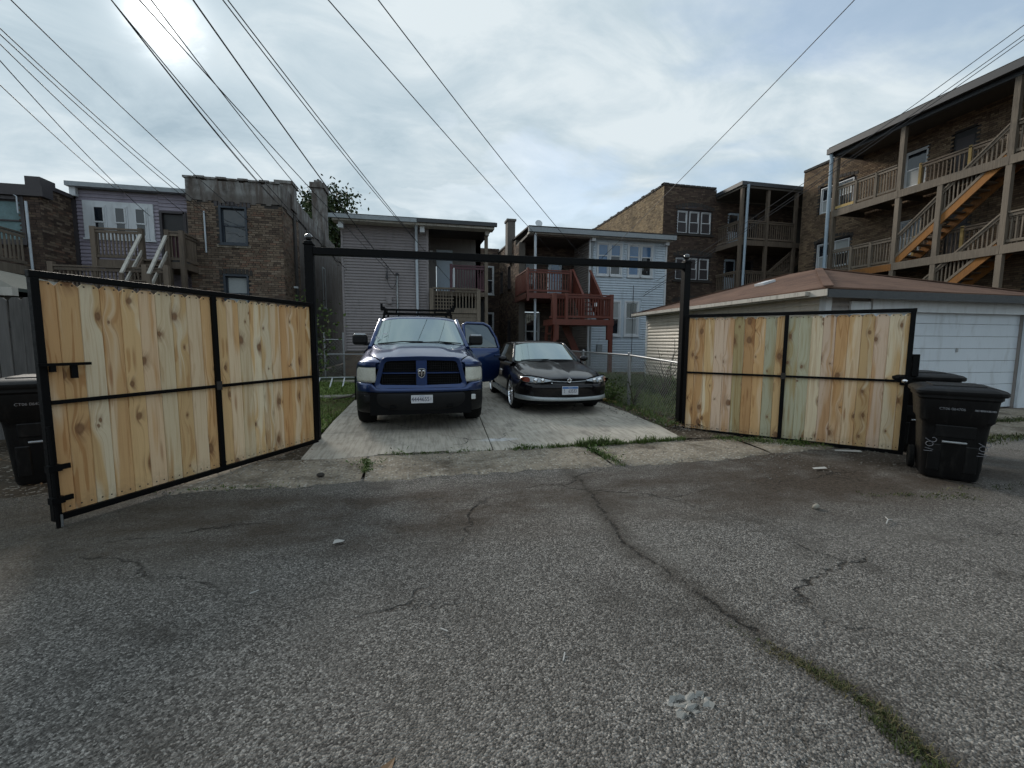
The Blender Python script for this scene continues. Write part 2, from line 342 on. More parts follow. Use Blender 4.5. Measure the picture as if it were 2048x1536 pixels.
def f_picket(t, tc):
    oi = t.new('ShaderNodeObjectInfo'); rv = t.math('MULTIPLY', oi.outputs['Random'], 83.0)
    o = tc['Object']; ox, oy, oz = t.sep(o)
    p = t.vmath('ADD', o, t.comb(rv, 0.0, t.math('MULTIPLY', rv, 1.7)))
    # knots: one per cell in the board's plane, grain bends round them
    q = t.comb(t.sep(p)[0], t.math('MULTIPLY', t.sep(p)[2], .62), 0.0)
    q = t.vmath('ADD', q, t.scale(t.noise(p, 9, 2, .5, out=1), .018, .03, 0))
    kd = t.voro(q, 3.4, dim='2D'); kr = t.sep(t.voro(q, 3.4, dim='2D', out='Color'))[0]
    big = t.mr(kr, .35, .95, .035, .125)
    k = t.math('DIVIDE', kd, big)
    pull = t.math('POWER', 2.7, t.math('MULTIPLY', t.math('MULTIPLY', kd, kd), -26.0))
    gx = t.math('ADD', t.sep(p)[0], t.math('MULTIPLY', pull, .05))
    gv = t.comb(t.math('MULTIPLY', gx, 26), 0.0, t.math('MULTIPLY', t.sep(p)[2], .85))
    grain = t.noise(gv, 1.0, 5, .62, .6); fineg = t.noise(t.comb(t.math('MULTIPLY', gx, 230), 0.0, t.math('MULTIPLY', t.sep(p)[2], 4)), 1.0, 3, .6)
    wide = t.noise(t.comb(t.math('MULTIPLY', gx, 9.0), 0.0, t.math('MULTIPLY', t.sep(p)[2], .75)), 1.0, 2, .5, .5)
    rnd2 = t.math('FRACT', t.math('MULTIPLY', oi.outputs['Random'], 17.3))
    heart = t.mr(t.math('ADD', wide, t.math('MULTIPLY', t.math('SUBTRACT', rnd2, .5), .3)), .44, .54)
    base = oi.outputs['Color']
    c = t.mix(heart, base, t.mix(1.0, base, (.86, .69, .49), 'MULTIPLY'))
    c = t.mix(t.mr(grain, .5, .72, 0, .6), c, t.mix(1.0, base, (.62, .42, .26), 'MULTIPLY'))
    stain = t.noise(t.comb(t.math('MULTIPLY', gx, 17.0), 5.0, t.math('MULTIPLY', t.sep(p)[2], 1.15)), 1.0, 3, .5, 1.2)
    c = t.mix(t.math('MULTIPLY', t.mr(stain, .57, .63), t.mr(rnd2, .25, .8, .25, .8)), c, t.mix(1.0, base, (.60, .38, .21), 'MULTIPLY'))
    c = t.mix(t.mr(fineg, .45, .8, 0, .28), c, t.mix(1.0, base, (.6, .42, .26), 'MULTIPLY'))
    fl = t.math('MULTIPLY', t.mr(t.math('DIVIDE', kd, t.math('MULTIPLY', big, 2.6)), 1.0, .35), t.mr(grain, .38, .6))
    c = t.mix(t.math('MULTIPLY', fl, .75), c, (.22, .10, .04))
    q2 = t.comb(t.math('ADD', t.sep(p)[0], 7.3), t.math('MULTIPLY', t.sep(p)[2], .13), 0.0); td = t.voro(q2, 5.0, dim='2D'); tr = t.sep(t.voro(q2, 5.0, dim='2D', out='Color'))[1]
    tail = t.math('MULTIPLY', t.mr(td, .085, .03), t.mr(tr, .5, .7))
    c = t.mix(t.math('MULTIPLY', tail, .6), c, t.mix(1.0, base, (.42, .22, .11), 'MULTIPLY'))
    c = t.mix(t.mr(k, 1.05, .65, 0, .8), c, (.17, .075, .033)); c = t.mix(t.mr(k, .55, .2, 0, .7), c, (.27, .14, .065))
    # mud splash near the foot of the board
    c = t.mix(t.math('MULTIPLY', t.mr(oz, .16, .0), t.mr(t.noise(p, 22, 4, .7), .35, .7, 0, .5)), c, (.12, .09, .06))
    return {'Base Color': c, 'Normal': t.bump(t.math('ADD', grain, t.math('MULTIPLY', fineg, .6)), .22, .003)}
M_PICKET = mat('new_pine', (.6, .45, .26), .62, fn=f_picket, spec=.35)
M_LUMBER = woody((.17, .132, .10), (.08, .062, .048))
M_GREYWOOD = woody((.185, .152, .118), (.08, .065, .05))
M_OLDFENCE = woody((.105, .10, .096), (.05, .048, .046))
M_ORANGE = woody((.28, .125, .035), (.17, .07, .02))
M_YELLOWWOOD = woody((.42, .30, .12), (.3, .2, .08))
M_RED = worn((.15, .036, .021), .5, 3, streak=True, rough=.55, amt=.25)
M_MAROON = worn((.075, .020, .030), .4, 3, rough=.5)
M_BLACK = worn((.003, .003, .0034), .3, 6, rough=.5, dirt=(.016, .014, .012), amt=.12, bump=.05, spec=.12)
M_BURN = mat('weld_soot', (.03, .025, .02), .8)
M_GALV = worn((.36, .37, .38), .35, 8, rough=.42, metal=.7, amt=.25, bump=.05)
M_CHAIN = mat('fence_wire', (.33, .33, .32), .5, metal=.6)
M_ALU = mat('aluminium', (.62, .63, .64), .35, metal=.9)
M_GDOOR = worn((.60, .645, .69), .15, 1.5, streak=True, rough=.5, amt=.4, dirt=(.24, .235, .22))
M_WHITE = worn((.62, .64, .66), .2, 2, streak=True, rough=.5, amt=.3, dirt=(.2, .19, .17))
M_DIRTYWHITE = worn((.50, .47, .42), .4, 3, streak=True, rough=.7, amt=.75, dirt=(.09, .075, .06))
M_SPOUT = worn((.50, .55, .60), .2, 3, rough=.35, amt=.2, dirt=(.2, .2, .2))
M_SPOUTBLUE = worn((.33, .42, .50), .2, 3, rough=.35, amt=.2)
def siding(c): return worn(c, .22, 1.6, streak=True, rough=.5, bump=.04, amt=.45, dirt=tuple(x*.38 for x in c))
M_SGREY, M_SMAUVE, M_SWHITE, M_SCREAM = siding((.245, .216, .216)), siding((.30, .265, .315)), siding((.52, .59, .655)), siding((.62, .555, .47))
M_SBROWN = siding((.30, .27, .25))
M_SDARK = siding((.16, .145, .135))
M_ROOF = worn((.045, .042, .04), .4, 3, rough=.85, amt=.4)
M_GUTTER = worn((.30, .33, .35), .35, 3, rough=.45, amt=.4)
M_FASCIA = worn((.04, .043, .048), .3, 3, rough=.5)
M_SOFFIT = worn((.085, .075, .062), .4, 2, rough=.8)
M_DARKROOM = mat('dark_interior', (.012, .012, .013), .9)  # near-black base colour, makes filled-in interiors read dark
M_DOOR = worn((.018, .017, .017), .3, 2, rough=.5)
M_DOORWHITE = worn((.42, .50, .58), .15, 2, rough=.45, amt=.15)
M_FRAMEDK = worn((.05, .042, .045), .3, 4, rough=.6)
M_FRAMEBL = worn((.035, .045, .06), .3, 4, rough=.6)
def f_glass(tint):
    def fn(t, tc):
        oi = t.new('ShaderNodeObjectInfo'); p = t.vmath('ADD', t.new('ShaderNodeNewGeometry').outputs['Position'], t.comb(oi.outputs['Random'], 0.0, 0.0))
        return {'Normal': t.bump(t.noise(p, 2.2, 2, .5), .10, .05)}
    return fn
M_PANE = mat('window_glass', (.012, .016, .022), .04, spec=.9, fn=f_glass(0))
M_PANEBLUE = mat('blue_pane_glass', (.05, .13, .26), .06, spec=.9, fn=f_glass(0))  # blue put into the base colour of the pane
M_BLIND = worn((.34, .36, .36), .2, 6, rough=.6, amt=.2)
M_CURTAIN = worn((.16, .25, .26), .7, 5, rough=.8, amt=.4)
def brickmat(name):
    def fn(t, tc):
        p = t.new('ShaderNodeNewGeometry').outputs['Position']
        at = t.new('ShaderNodeVertexColor'); at.layer_name = 'tint'
        a = t.noise(p, .8, 6, .62); f = t.noise(p, 55, 4, .7); s = t.noise(t.scale(p, 1, 1, .2), 1.7, 5, .6)
        c = t.mix(t.mr(a, .42, .75, 0, .55), at.outputs[0], (.035, .028, .024))
        c = t.mix(t.mr(s, .55, .8, 0, .35), c, (.03, .026, .024)); c = t.mix(t.mr(f, .55, .8, 0, .4), c, (.04, .032, .027))
        return {'Base Color': c, 'Normal': t.bump(f, .4, .006)}
    return mat(name, (.2, .14, .1), .9, fn=fn, spec=.2)
M_BRICK = brickmat('brick')
M_MORTAR = worn((.14, .125, .11), .5, 2, rough=.95, amt=.5)
M_MORTARDK = worn((.05, .044, .04), .5, 2, rough=.95, amt=.5)
def f_cement(t, tc):
    p = t.new('ShaderNodeNewGeometry').outputs['Position']
    a = t.noise(t.scale(p, 2.4, 2.4, .45), 1.7, 6, .7, .6); b = t.noise(p, 3, 6, .7); f = t.noise(p, 40, 3, .7); z = t.sep(p)[2]
    c = t.mix(t.mr(a, .42, .62), (.12, .10, .088), (.27, .265, .255)); c = t.mix(t.mr(b, .5, .72, 0, .7), c, (.06, .052, .046))
    c = t.mix(t.mr(t.math('ADD', z, t.math('MULTIPLY', b, .5)), 7.02, 6.9, 0, .6), c, (.095, .08, .07))
    return {'Base Color': c, 'Normal': t.bump(f, .4, .01)}
M_CEMENT = mat('cement_render', (.2, .19, .18), .9, fn=f_cement, spec=.2)
def f_shingle(t, tc):
    p = t.new('ShaderNodeNewGeometry').outputs['Position']
    x, y, z = t.sep(p); br = t.new('ShaderNodeTexBrick'); br.inputs['Scale'].default_value = 1
    br.inputs['Brick Width'].default_value = .33; br.inputs['Row Height'].default_value = .045; br.inputs['Mortar Size'].default_value = .003
    t.put(br.inputs['Vector'], t.comb(t.math('ADD', x, y), z, 0.0))
    t.put(br.inputs['Color1'], (.16, .097, .072)); t.put(br.inputs['Color2'], (.112, .070, .054)); t.put(br.inputs['Mortar'], (.06, .036, .029))
    a = t.noise(p, .9, 5, .65); f = t.noise(p, 60, 3, .7)
    c = t.mix(t.mr(a, .4, .72, 0, .6), br.outputs[0], (.235, .145, .105)); c = t.mix(t.mr(f, .5, .8, 0, .5), c, (.06, .03, .025))
    return {'Base Color': c, 'Normal': t.bump(t.math('ADD', br.outputs[1], f), .4, .01)}
M_SHINGLE = mat('asphalt_shingle', (.17, .08, .05), .95, fn=f_shingle, spec=.15)
# vehicles
def carpaint(name, c, flake, coat=1.0, dust=.1, metal=.35, spec=.5):
    def fn(t, tc):
        p = tc['Object']; d = t.noise(p, 3.5, 5, .65); f = t.noise(p, 900, 1, .5)
        cc = t.mix(t.mr(f, .45, .75), c, flake); cc = t.mix(t.mr(d, .5, .8, 0, dust), cc, (.16, .15, .14))
        return {'Base Color': cc, 'Coat Roughness': t.mr(d, .3, .8, .03, .10)}
    return mat(name, c, .32, metal=metal, coat=coat, fn=fn, spec=spec)
M_BLUE = carpaint('blue_paint', (.007, .030, .12), (.012, .042, .155), dust=.03, metal=.62)
M_CARBLK = carpaint('black_paint', (.006, .0055, .007), (.012, .010, .012), dust=.03, coat=.7, spec=.05)
M_PLASTIC = worn((.007, .007, .008), .3, 5, rough=.5, amt=.22, dirt=(.025, .022, .02), bump=.05, spec=.25)
M_BINP = worn((.005, .005, .0055), .3, 4, streak=True, rough=.45, amt=.5, dirt=(.03, .028, .026), bump=.12, spec=.25)
M_GRILLE = mat('grille_black', (.0025, .0025, .003), .7, spec=.15)
M_RUBBER = worn((.008, .008, .008), .3, 9, rough=.85, amt=.45, dirt=(.03, .027, .024), spec=.2)
M_CHROME = mat('chrome', (.75, .75, .77), .10, metal=1)
M_DULLCHROME = mat('satin_silver', (.40, .42, .44), .32, metal=.8)
M_SILVER = worn((.38, .41, .42), .2, 6, rough=.35, metal=.4, amt=.2)
M_LENS = worn((.60, .595, .52), .3, 9, rough=.22, amt=.25, dirt=(.2, .19, .15), bump=.03)
M_LENSLOW = worn((.30, .285, .21), .3, 9, rough=.3, amt=.2)
M_FOG = mat('fog_lens', (.55, .56, .55), .2, spec=.6)
M_AMBER = mat('amber_lens', (.20, .045, .015), .15, spec=.6, coat=1)
M_CLEAR = mat('headlight_glass', (.30, .33, .36), .12, metal=.5, coat=1)
M_BULB = mat('reflector', (.8, .82, .85), .12, metal=1)
def f_wind(t, tc):
    p = tc['Object']; return {}
def windscreen(name, c, mixf):
    m = mat(name, c, .03, spec=1.0); t = NT(m.node_tree); b = t.n['Principled BSDF']; o = t.n['Material Output']
    g = t.new('ShaderNodeBsdfGlossy'); g.inputs['Roughness'].default_value = .03; g.inputs['Color'].default_value = (.80, .93, .90, 1)
    x = t.new('ShaderNodeMixShader'); x.inputs[0].default_value = mixf
    t.l.new(b.outputs[0], x.inputs[1]); t.l.new(g.outputs[0], x.inputs[2]); t.l.new(x.outputs[0], o.inputs[0]); return m
M_WIND = windscreen('windscreen', (.03, .045, .042), .40)
M_TINT = windscreen('tinted_glass', (.006, .007, .008), .09)
M_PLATE = mat('plate_white', (.55, .55, .58), .4)
M_PLATEBLUE = mat('plate_blue', (.06, .16, .38), .4)
M_INK = mat('plate_ink', (.015, .02, .05), .5)
M_PRINT = mat('white_print', (.19, .195, .21), .7)
M_CHALK = mat('chalk_scrawl', (.16, .16, .175), .9)
M_STICKER = mat('sticker', (.65, .68, .7), .5)
M_CABLE = mat('cable', (.045, .045, .05), .6)
M_PAPER = mat('paper', (.38, .37, .35), .8)

# ================================================================== THE SETTING
def undul(x, y):
    return .018*math.sin(x*.9+.4*y)*math.cos(y*.8-.3*x)+.012*math.sin(2.3*x+1.1)*math.sin(1.9*y)
def sheet(name, x0, x1, y0, y1, z, step, m, edge=None, und=0):
    nx, ny = max(1, round((x1-x0)/step)), max(1, round((y1-y0)/step)); mb = MB(); rows = []
    for j in range(ny+1):
        r = []
        for i in range(nx+1):
            x, y = x0+(x1-x0)*i/nx, y0+(y1-y0)*j/ny
            if edge: x, y = edge(x, y, i, j, nx, ny)
            r.append((x, y, (z(x, y) if callable(z) else z)+und*undul(x, y)*(min(1, max(0, (4.5-y)/1.5)) if name == 'alley' else 1)))
        rows.append(r)
    return mb.grid(rows).build(name, m, smooth=180)
g = sheet('ground', -1200, 1200, -400, 2400, -.09, 400, M_SOIL); tag(g, kind='structure')
def aedge(x, y, i, j, nx, ny):
    if j == ny: y += .10*math.sin(x*1.7)+.06*math.sin(x*4.1+1)+.03*math.sin(x*9)
    return x, y
def az(x, y): return -.012 if abs(x) > 11.9 or y < -5.9 else 0
a = sheet('alley', -12, 12, -6, 4.78, az, .22, M_ASPHALT, aedge, und=.9); tag(a, kind='structure')
for nm, b in (('alley', (-70, -12, -6, 4.6)), ('alley', (12, 70, -6, 4.6))):
    tag(sheet(nm, *b, -.012, 20, M_ASPHALT), kind='structure')
# garage apron at the right of the alley, old asphalt and concrete
tag(sheet('garage_apron', 6.9, 20, 4.66, 6.98, lambda x, y: -.004+.03*(y-4.6)/2.3, .4, M_OLD,
          lambda x, y, i, j, nx, ny: (x, y+(.12*math.sin(x*2.1)+.05*math.sin(7*x) if j == 0 else 0)), und=.4), kind='structure')
# strip of old exposed-aggregate concrete between alley and drive
ap = thing('apron', '', '', (1.2, 5, 0)); ap['label'] = 'strip of worn exposed-aggregate concrete between alley and drive'; ap.pop('category', None); ap['kind'] = 'structure'
cuts = [-2.35, -.62, 2.22, 4.55, 6.2]
for i in range(4):
    x0, x1 = cuts[i]+.02, cuts[i+1]-.02; n = 30; rows = []
    for j, (yy, zz) in enumerate(((4.52, -.03), (4.57, .006), (4.85, .018), (5.15, .026), (5.44, .03), (5.46, -.03))):
        r = []
        for k in range(n+1):
            x = x0+(x1-x0)*k/n; w_ = (.03*math.sin(x*1.3+.5)+.02*math.sin(x*6.1)+.02*math.sin(17*x)+rnd.uniform(-.025, .025)) if j < 2 else 0
            tw = .02*math.sin(3*yy+i) if k in (0, n) else 0
            r.append((x+tw, yy+w_+(.10*max(0, x-3.4) if j < 2 else 0), zz+.006*math.sin(5*x+3*yy)))
        rows.append(r)
    MB().grid(rows).build('slab', M_OLD, ap, smooth=50)
# concrete drive: two columns of slabs, sloping up slightly from the alley
dr = thing('driveway', '', '', (1.2, 8, 0)); dr['label'] = 'pale concrete driveway slabs under the two vehicles'; dr.pop('category', None); dr['kind'] = 'structure'
def dz_(y): return .035+.065*min(1, max(0, (y-5.5)/2.2))
def jx(y): return .93+.055*(y-5.4)
rowsY = [5.50, 6.76, 10.3, 13.8, 17.2]
for i in range(4):
    y0, y1 = rowsY[i]+.006, rowsY[i+1]-.006
    for c in (0, 1):
        xl = (lambda y: -1.42-.012*(y-6)) if c == 0 else (lambda y: jx(y)+.008)
        xr = (lambda y: jx(y)-.008) if c == 0 else (lambda y: 3.92+.02*(y-6)-(.16*max(0, 6.3-y)))
        rows = []
        ys = [y0+(y1-y0)*k/4 for k in range(5)]
        def ring(y, dz):
            return [(xl(y)+(xr(y)-xl(y))*k/8+(.012*math.sin(9*y) if c and k == 8 else 0), y-(.05*math.sin(1.1*k) if i == 0 and y == y0 else 0)+(.03*(k-4)/4 if i == 0 and y == y0 else 0), dz_(y)+dz) for k in range(9)]
        rows = [ring(y0, -.13)]+[ring(y0, -.008)]+[ring(y+(.012 if y == y0 else 0), 0) for y in ys]+[ring(y1, -.13)]
        mb = MB().grid(rows)
        for e in (0, 8):   # side faces
            col = [r[e] for r in rows[1:-1]]
            mb.grid([col, [(p[0], p[1], p[2]-.13) for p in col]])
        mb.build('slab', M_CONC, dr, smooth=30)
# lawns
def lawnz(x, y): return .05+.03*math.sin(x*1.3)*math.sin(y*.9)+.05*min(1, max(0, (y-6)/3))
tag(sheet('lawn_left', -4.7, -1.50, 6.3, 17.4, lawnz, .35, M_TURF), kind='structure')
tag(sheet('lawn_right', 4.55, 7.7, 6.9, 19, lambda x, y: lawnz(x, y)+.02, .35, M_TURF), kind='structure')
tag(sheet('soil_strip', 3.86, 4.75, 5.6, 17, lambda x, y: .03+.05*min(1, max(0, (y-6)/2))+.012*math.sin(7*x)*math.sin(5*y), .16, M_SOIL), kind='structure')
tag(sheet('soil_verge', -12, -1.36, 4.7, 6.4, lambda x, y: .0+.012*math.sin(5*x)*math.sin(6*y)+.03*(y-4.7)/1.7, .16, M_SOIL), kind='structure')
tag(sheet('soil_bank', 3.72, 7.2, 4.8, 7.0, lambda x, y: -.008+.012*math.sin(5*x)*math.sin(6*y)+.05*(y-4.9)/2, .16, M_SOIL), kind='structure')

# ================================================================== building helpers
class Fr:
    """a wall frame: u along the wall, n outwards, z up"""
    def __init__(s, ox, oy, ang=0, oz=0):
        s.M = Matrix.Translation((ox, oy, oz)) @ Matrix.Rotation(ang, 4, 'Z')
    def p(s, u, n, z): return s.M @ Vector((u, -n, z))
LEFTW, RIGHTW = -math.pi/2, math.pi/2      # walls facing -X and +X
def wall(parent, fr, u0, u1, z0, z1, m, holes=(), thick=.22, name='wall', n=0.0):
    """holes: (u0,u1,z0,z1)"""
    us = sorted({u0, u1, *[h[0] for h in holes], *[h[1] for h in holes]}); zs = sorted({z0, z1, *[h[2] for h in holes], *[h[3] for h in holes]})
    us = [q for q in us if u0 <= q <= u1]; zs = [q for q in zs if z0 <= q <= z1]; mb = MB()
    inside = lambda u, z: any(h[0] < u < h[1] and h[2] < z < h[3] for h in holes)
    for i in range(len(us)-1):
        for j in range(len(zs)-1):
            if not inside((us[i]+us[i+1])/2, (zs[j]+zs[j+1])/2):
                mb.box(us[i], -n, zs[j], us[i+1], -n+thick, zs[j+1])
    return mb.build(name, m, parent, fr.M, fix=False)
def bricks(parent, fr, u0, u1, z0, z1, pal, holes=(), topf=None, name='brickwork', n=0.016, bl=.215, bh=.062, gap=.015):
    """every brick a small block proud of the mortar, one joined part"""
    mb = MB(); r = random.Random(int(u0*13+z1*7)); row = 0; z = z0
    while z < z1-.02:
        u = u0-(bl+gap)*(.5 if row % 2 else 0); hz = min(bh, z1-z)
        if row % 6 == 5: L = bl/2-.004
        else: L = bl
        while u < u1:
            a, b = max(u, u0), min(u+L, u1); u += L+gap
            if b-a < .03: continue
            zz = z+hz; mid = (a+b)/2
            if any(h[0] < mid < h[1] and zz > h[2]+.01 and z < h[3]-.01 for h in holes): continue
            if topf and zz > topf(mid): continue
            d = n+r.uniform(-.004, .005); c = r.choice(pal); k = r.uniform(.86, 1.12); mb.col = tuple(q*k for q in c)
            vs = [(a, -d, z), (b, -d, z), (b, -d, zz), (a, -d, zz), (a, .004, z), (b, .004, z), (b, .004, zz), (a, .004, zz)]
            mb.add(vs, [(0, 1, 2, 3), (4, 0, 3, 7), (1, 5, 6, 2), (3, 2, 6, 7), (4, 5, 1, 0)])
        z += bh+gap; row += 1
    o = mb.build(name, M_BRICK, parent, fr.M, fix=False); o['kind'] = 'stuff'; return o
PAL_BROWN = [(.20, .15, .11), (.225, .17, .125), (.17, .125, .092), (.24, .185, .14), (.185, .135, .10), (.20, .125, .09), (.11, .08, .062)]
PAL_DARK = [(.085, .058, .047), (.10, .069, .055), (.072, .05, .041), (.11, .075, .058), (.15, .11, .08)]
PAL_TAN = [(.33, .25, .155), (.30, .225, .14), (.36, .275, .175), (.27, .20, .125), (.33, .24, .14), (.20, .145, .095)]
PAL_RIGHT = [(.20, .14, .09), (.225, .16, .105), (.175, .12, .08), (.25, .18, .115), (.13, .09, .062)]
BOARD = {}
def clap(parent, fr, u0, u1, z0, z1, m, pitch=.105, n=.0, name='siding_board', skip=()):
    """lap siding: each course a wedge-shaped board"""
    key = (round(u1-u0, 3), pitch, m.name)
    if key not in BOARD:
        L = u1-u0; prof = [(.002, 0), (-.006, 0), (-.010, pitch*.16), (-.034, pitch*.24), (-.030, pitch*.55), (-.006, pitch*1.0), (.002, pitch*1.0)]
        mb = MB().add([(0, a, b) for a, b in prof]+[(L, a, b) for a, b in prof], [(i, i+7, i+8, i+1) for i in range(6)]+[tuple(range(7)), tuple(range(13, 6, -1))])
        BOARD[key] = mb.mesh(name, m, fix=False)
    z = z0
    while z < z1-pitch*.5:
        if not any(a < z+pitch/2 < b for a, b in skip): inst(name, BOARD[key], parent, fr.M @ T(u0, -n, z))
        z += pitch
def window(parent, fr, u, z, w_, h, fm=None, trim=.09, rec=0.0, split=.5, glass=None, blind=None, mull=0, sill=True, proud=.035, rows=True):
    """window with casing, sashes and panes; u,z = lower-left corner of the glazed opening; rec = depth behind wall face"""
    fm = fm or M_WHITE; glass = glass or M_PANE; M = fr.M @ T(u, rec, z); mb = MB(); t = trim
    if t:
        d0, d1 = -proud-rec*0, .03
        mb.box(-t, d0-rec if rec else d0, -t, 0, d1, h+t); mb.box(w_, d0-rec if rec else d0, -t, w_+t, d1, h+t)
        mb.box(0, d0-rec if rec else d0, h, w_, d1, h+t); mb.box(0, d0-rec if rec else d0, -t, w_, d1, 0)
        if sill: mb.box(-t-.03, -proud-.05-rec, -t-.04, w_+t+.03, d1, -t+.003)
    o = mb.build('window', fm, parent, M, fix=False) if t else None
    if o is None: o = MB().box(0, .02, 0, w_, .03, .01).build('window', fm, parent, M)
    s = .045; zm = h*split
    for k, (za, zb, dy) in enumerate(((zm-.02, h, .012), (0, zm+.02, .032)) if rows else ((0, h, .012),)):
        f = MB(); f.box(0, dy-.012, za, s, dy+.02, zb); f.box(w_-s, dy-.012, za, w_, dy+.02, zb)
        f.box(s, dy-.011, za, w_-s, dy+.02, za+s); f.box(s, dy-.011, zb-s, w_-s, dy+.02, zb)
        if mull: f.box(w_/2-.012, dy-.01, za+s, w_/2+.012, dy+.018, zb-s)
        f.build('sash', fm, o, M, fix=False)
        tilt = Matrix.Rotation(rnd.uniform(-.012, .012), 4, 'X') @ Matrix.Rotation(rnd.uniform(-.02, .02), 4, 'Z')
        g_ = glass[k] if isinstance(glass, (list, tuple)) else glass
        MB().box(s*.5-w_/2, -.003, -(zb-za)/2+s*.5, w_/2-s*.5, .003, (zb-za)/2-s*.5).build('pane', g_, o, M @ T(w_/2, dy+.006, (za+zb)/2) @ tilt, fix=False)
    return o
def bld(name, label, x, y, cat='house', z=.08): return thing(name, label, cat, (x, y, z))
BAL = {}
def baluster(h, m, s=.038):
    k = (round(h, 2), m.name, s)
    if k not in BAL: BAL[k] = MB().box(-s/2, -s/2, 0, s/2, s/2, h).mesh('baluster', m, fix=False)
    return BAL[k]
def railing(parent, p, q, h=.95, m=None, pitch=.13, low=.1, top=(.09, .05), s=.038, wig=.012):
    """sloped or level rail between two deck points: top rail, bottom rail, each baluster"""
    m = m or M_LUMBER; p, q = Vector(p), Vector(q); L = (q-p).to_2d().length; sl = (q.z-p.z)/L if L else 0
    Z = Vector((0, 0, 1)); ang = math.atan2((q-p).y, (q-p).x)
    MB().bar(p+Z*h, q+Z*h, top[0], top[1]).build('rail', m, parent, fix=False)
    MB().bar(p+Z*(h-.09), q+Z*(h-.09), .035, .085).build('rail', m, parent, fix=False)
    MB().bar(p+Z*low, q+Z*low, .04, .085).build('rail', m, parent, fix=False)
    n = max(2, int(L/pitch)); me = baluster(h-.06-low, m, s)
    nv = Vector((-math.sin(ang), math.cos(ang), 0))*.035
    for i in range(n):
        t = (i+.5)/n; c = p.lerp(q, t)+Z*(low-.02)+nv
        inst('baluster', me, parent, Matrix.Translation(c) @ Matrix.Rotation(ang+rnd.uniform(-.1, .1), 4, 'Z') @ Matrix.Rotation(rnd.uniform(-wig, wig), 4, 'X'))
def post(parent, x, y, z0, z1, m=None, s=.12, name='post'):
    return MB().box(-s/2, -s/2, 0, s/2, s/2, z1-z0).build(name, m or M_LUMBER, parent, T(x, y, z0), fix=False)
def stairs(parent, p, q, wdir, wd, n, m, ms=None, riser=False):
    """p bottom, q top (front edge points), wdir unit vector across the flight"""
    p, q, wdir = Vector(p), Vector(q), Vector(wdir); ms = ms or m
    for k in (0, 1): MB().bar(p+wdir*wd*k, q+wdir*wd*k, .05, .28, (0, 0, 1)).build('stringer', ms, parent, fix=False)
    d = (q-p).to_2d().normalized(); dv = Vector((d.x, d.y, 0)); run = (q-p).to_2d().length/n
    for i in range(n):
        c = p.lerp(q, (i+.6)/n)+Vector((0, 0, .09))
        MB().bar(c+wdir*.02, c+wdir*(wd-.02), run*1.05, .045).build('tread', m, parent, fix=False)
def spout(parent, pts, m=None, r=.045): return MB().tube(pts, r, 8).build('downspout', m or M_SPOUT, parent, smooth=50)

# ================================================================== HOUSES
# ---- far-left dark brick house
h = bld('brick_house', 'dark brown brick house cut by the left edge of the picture, curtained upper window', -13, 17)
fr = Fr(0, 17.0); hs = [(-13.3, -12.2, 4.55, 5.85), (-13.3, -12.2, 1.6, 2.9)]
wall(h, fr, -18, -11.72, 0, 6.25, M_MORTARDK, hs); bricks(h, fr, -14.6, -11.72, 2.4, 5.95, PAL_DARK, hs)
sf = Fr(-11.72, 17.0, RIGHTW); wall(h, sf, .23, 9, 0, 6.3, M_MORTARDK); bricks(h, sf, 0, 4.2, 1.5, 6.3, PAL_BROWN+PAL_DARK)
MB().box(-18, 16.88, 5.95, -11.55, 17.3, 6.28).build('cornice', M_FRAMEDK, h)
MB().box(-12.0, 16.9, 6.28, -11.6, 17.5, 6.55).box(-11.96, 17.5, 6.3, -11.62, 21, 6.42).build('coping', M_FRAMEDK, h)
MB().box(-18, 17.3, 6.0, -11.95, 26, 6.2).build('roof', M_ROOF, h)
window(h, fr, -13.28, 4.57, 1.04, 1.26, M_FRAMEDK, trim=.1, rec=.06, glass=[M_CURTAIN, M_CURTAIN])
window(h, fr, -13.28, 1.62, 1.04, 1.26, M_FRAMEDK, trim=.1, rec=.06)
ch = MB().box(-11.95, 19.0, 6.0, -11.35, 19.7, 7.0).box(-12.0, 18.95, 7.0, -11.3, 19.75, 7.1); ch.build('chimney', M_MORTARDK, h)
spout(h, [(-11.95, 16.8, 5.75), (-11.95, 16.8, .2)], M_SPOUT, .035)
MB().tube([(-13.6, 16.9, 6.0), (-12.35, 16.9, 5.98), (-12.25, 16.9, 5.9), (-12.25, 16.9, 5.4)], .02, 6).build('conduit', M_SPOUT, h)
p = thing('back_stair', 'weathered wooden stair and landing of the brick house at the left edge', 'porch', (-12.6, 16, .08))
for zz in (2.0, 3.75): MB().box(-14.2, 15.4, zz-.28, -12.05, 16.9, zz).build('deck', M_GREYWOOD, p)
post(p, -12.1, 15.45, .08, 4.85, M_GREYWOOD, .14); post(p, -13.0, 15.45, .08, 4.85, M_GREYWOOD, .14)
railing(p, (-12.95, 15.42, 3.75), (-12.1, 15.42, 3.75), 1.0, M_GREYWOOD); railing(p, (-12.08, 15.5, 3.75), (-12.08, 16.8, 3.75), 1.0, M_GREYWOOD)
railing(p, (-14.6, 15.42, 2.55), (-13.05, 15.42, 3.8), .95, M_GREYWOOD)
railing(p, (-14.2, 15.42, 2.0), (-12.1, 15.42, 2.0), .95, M_GREYWOOD)

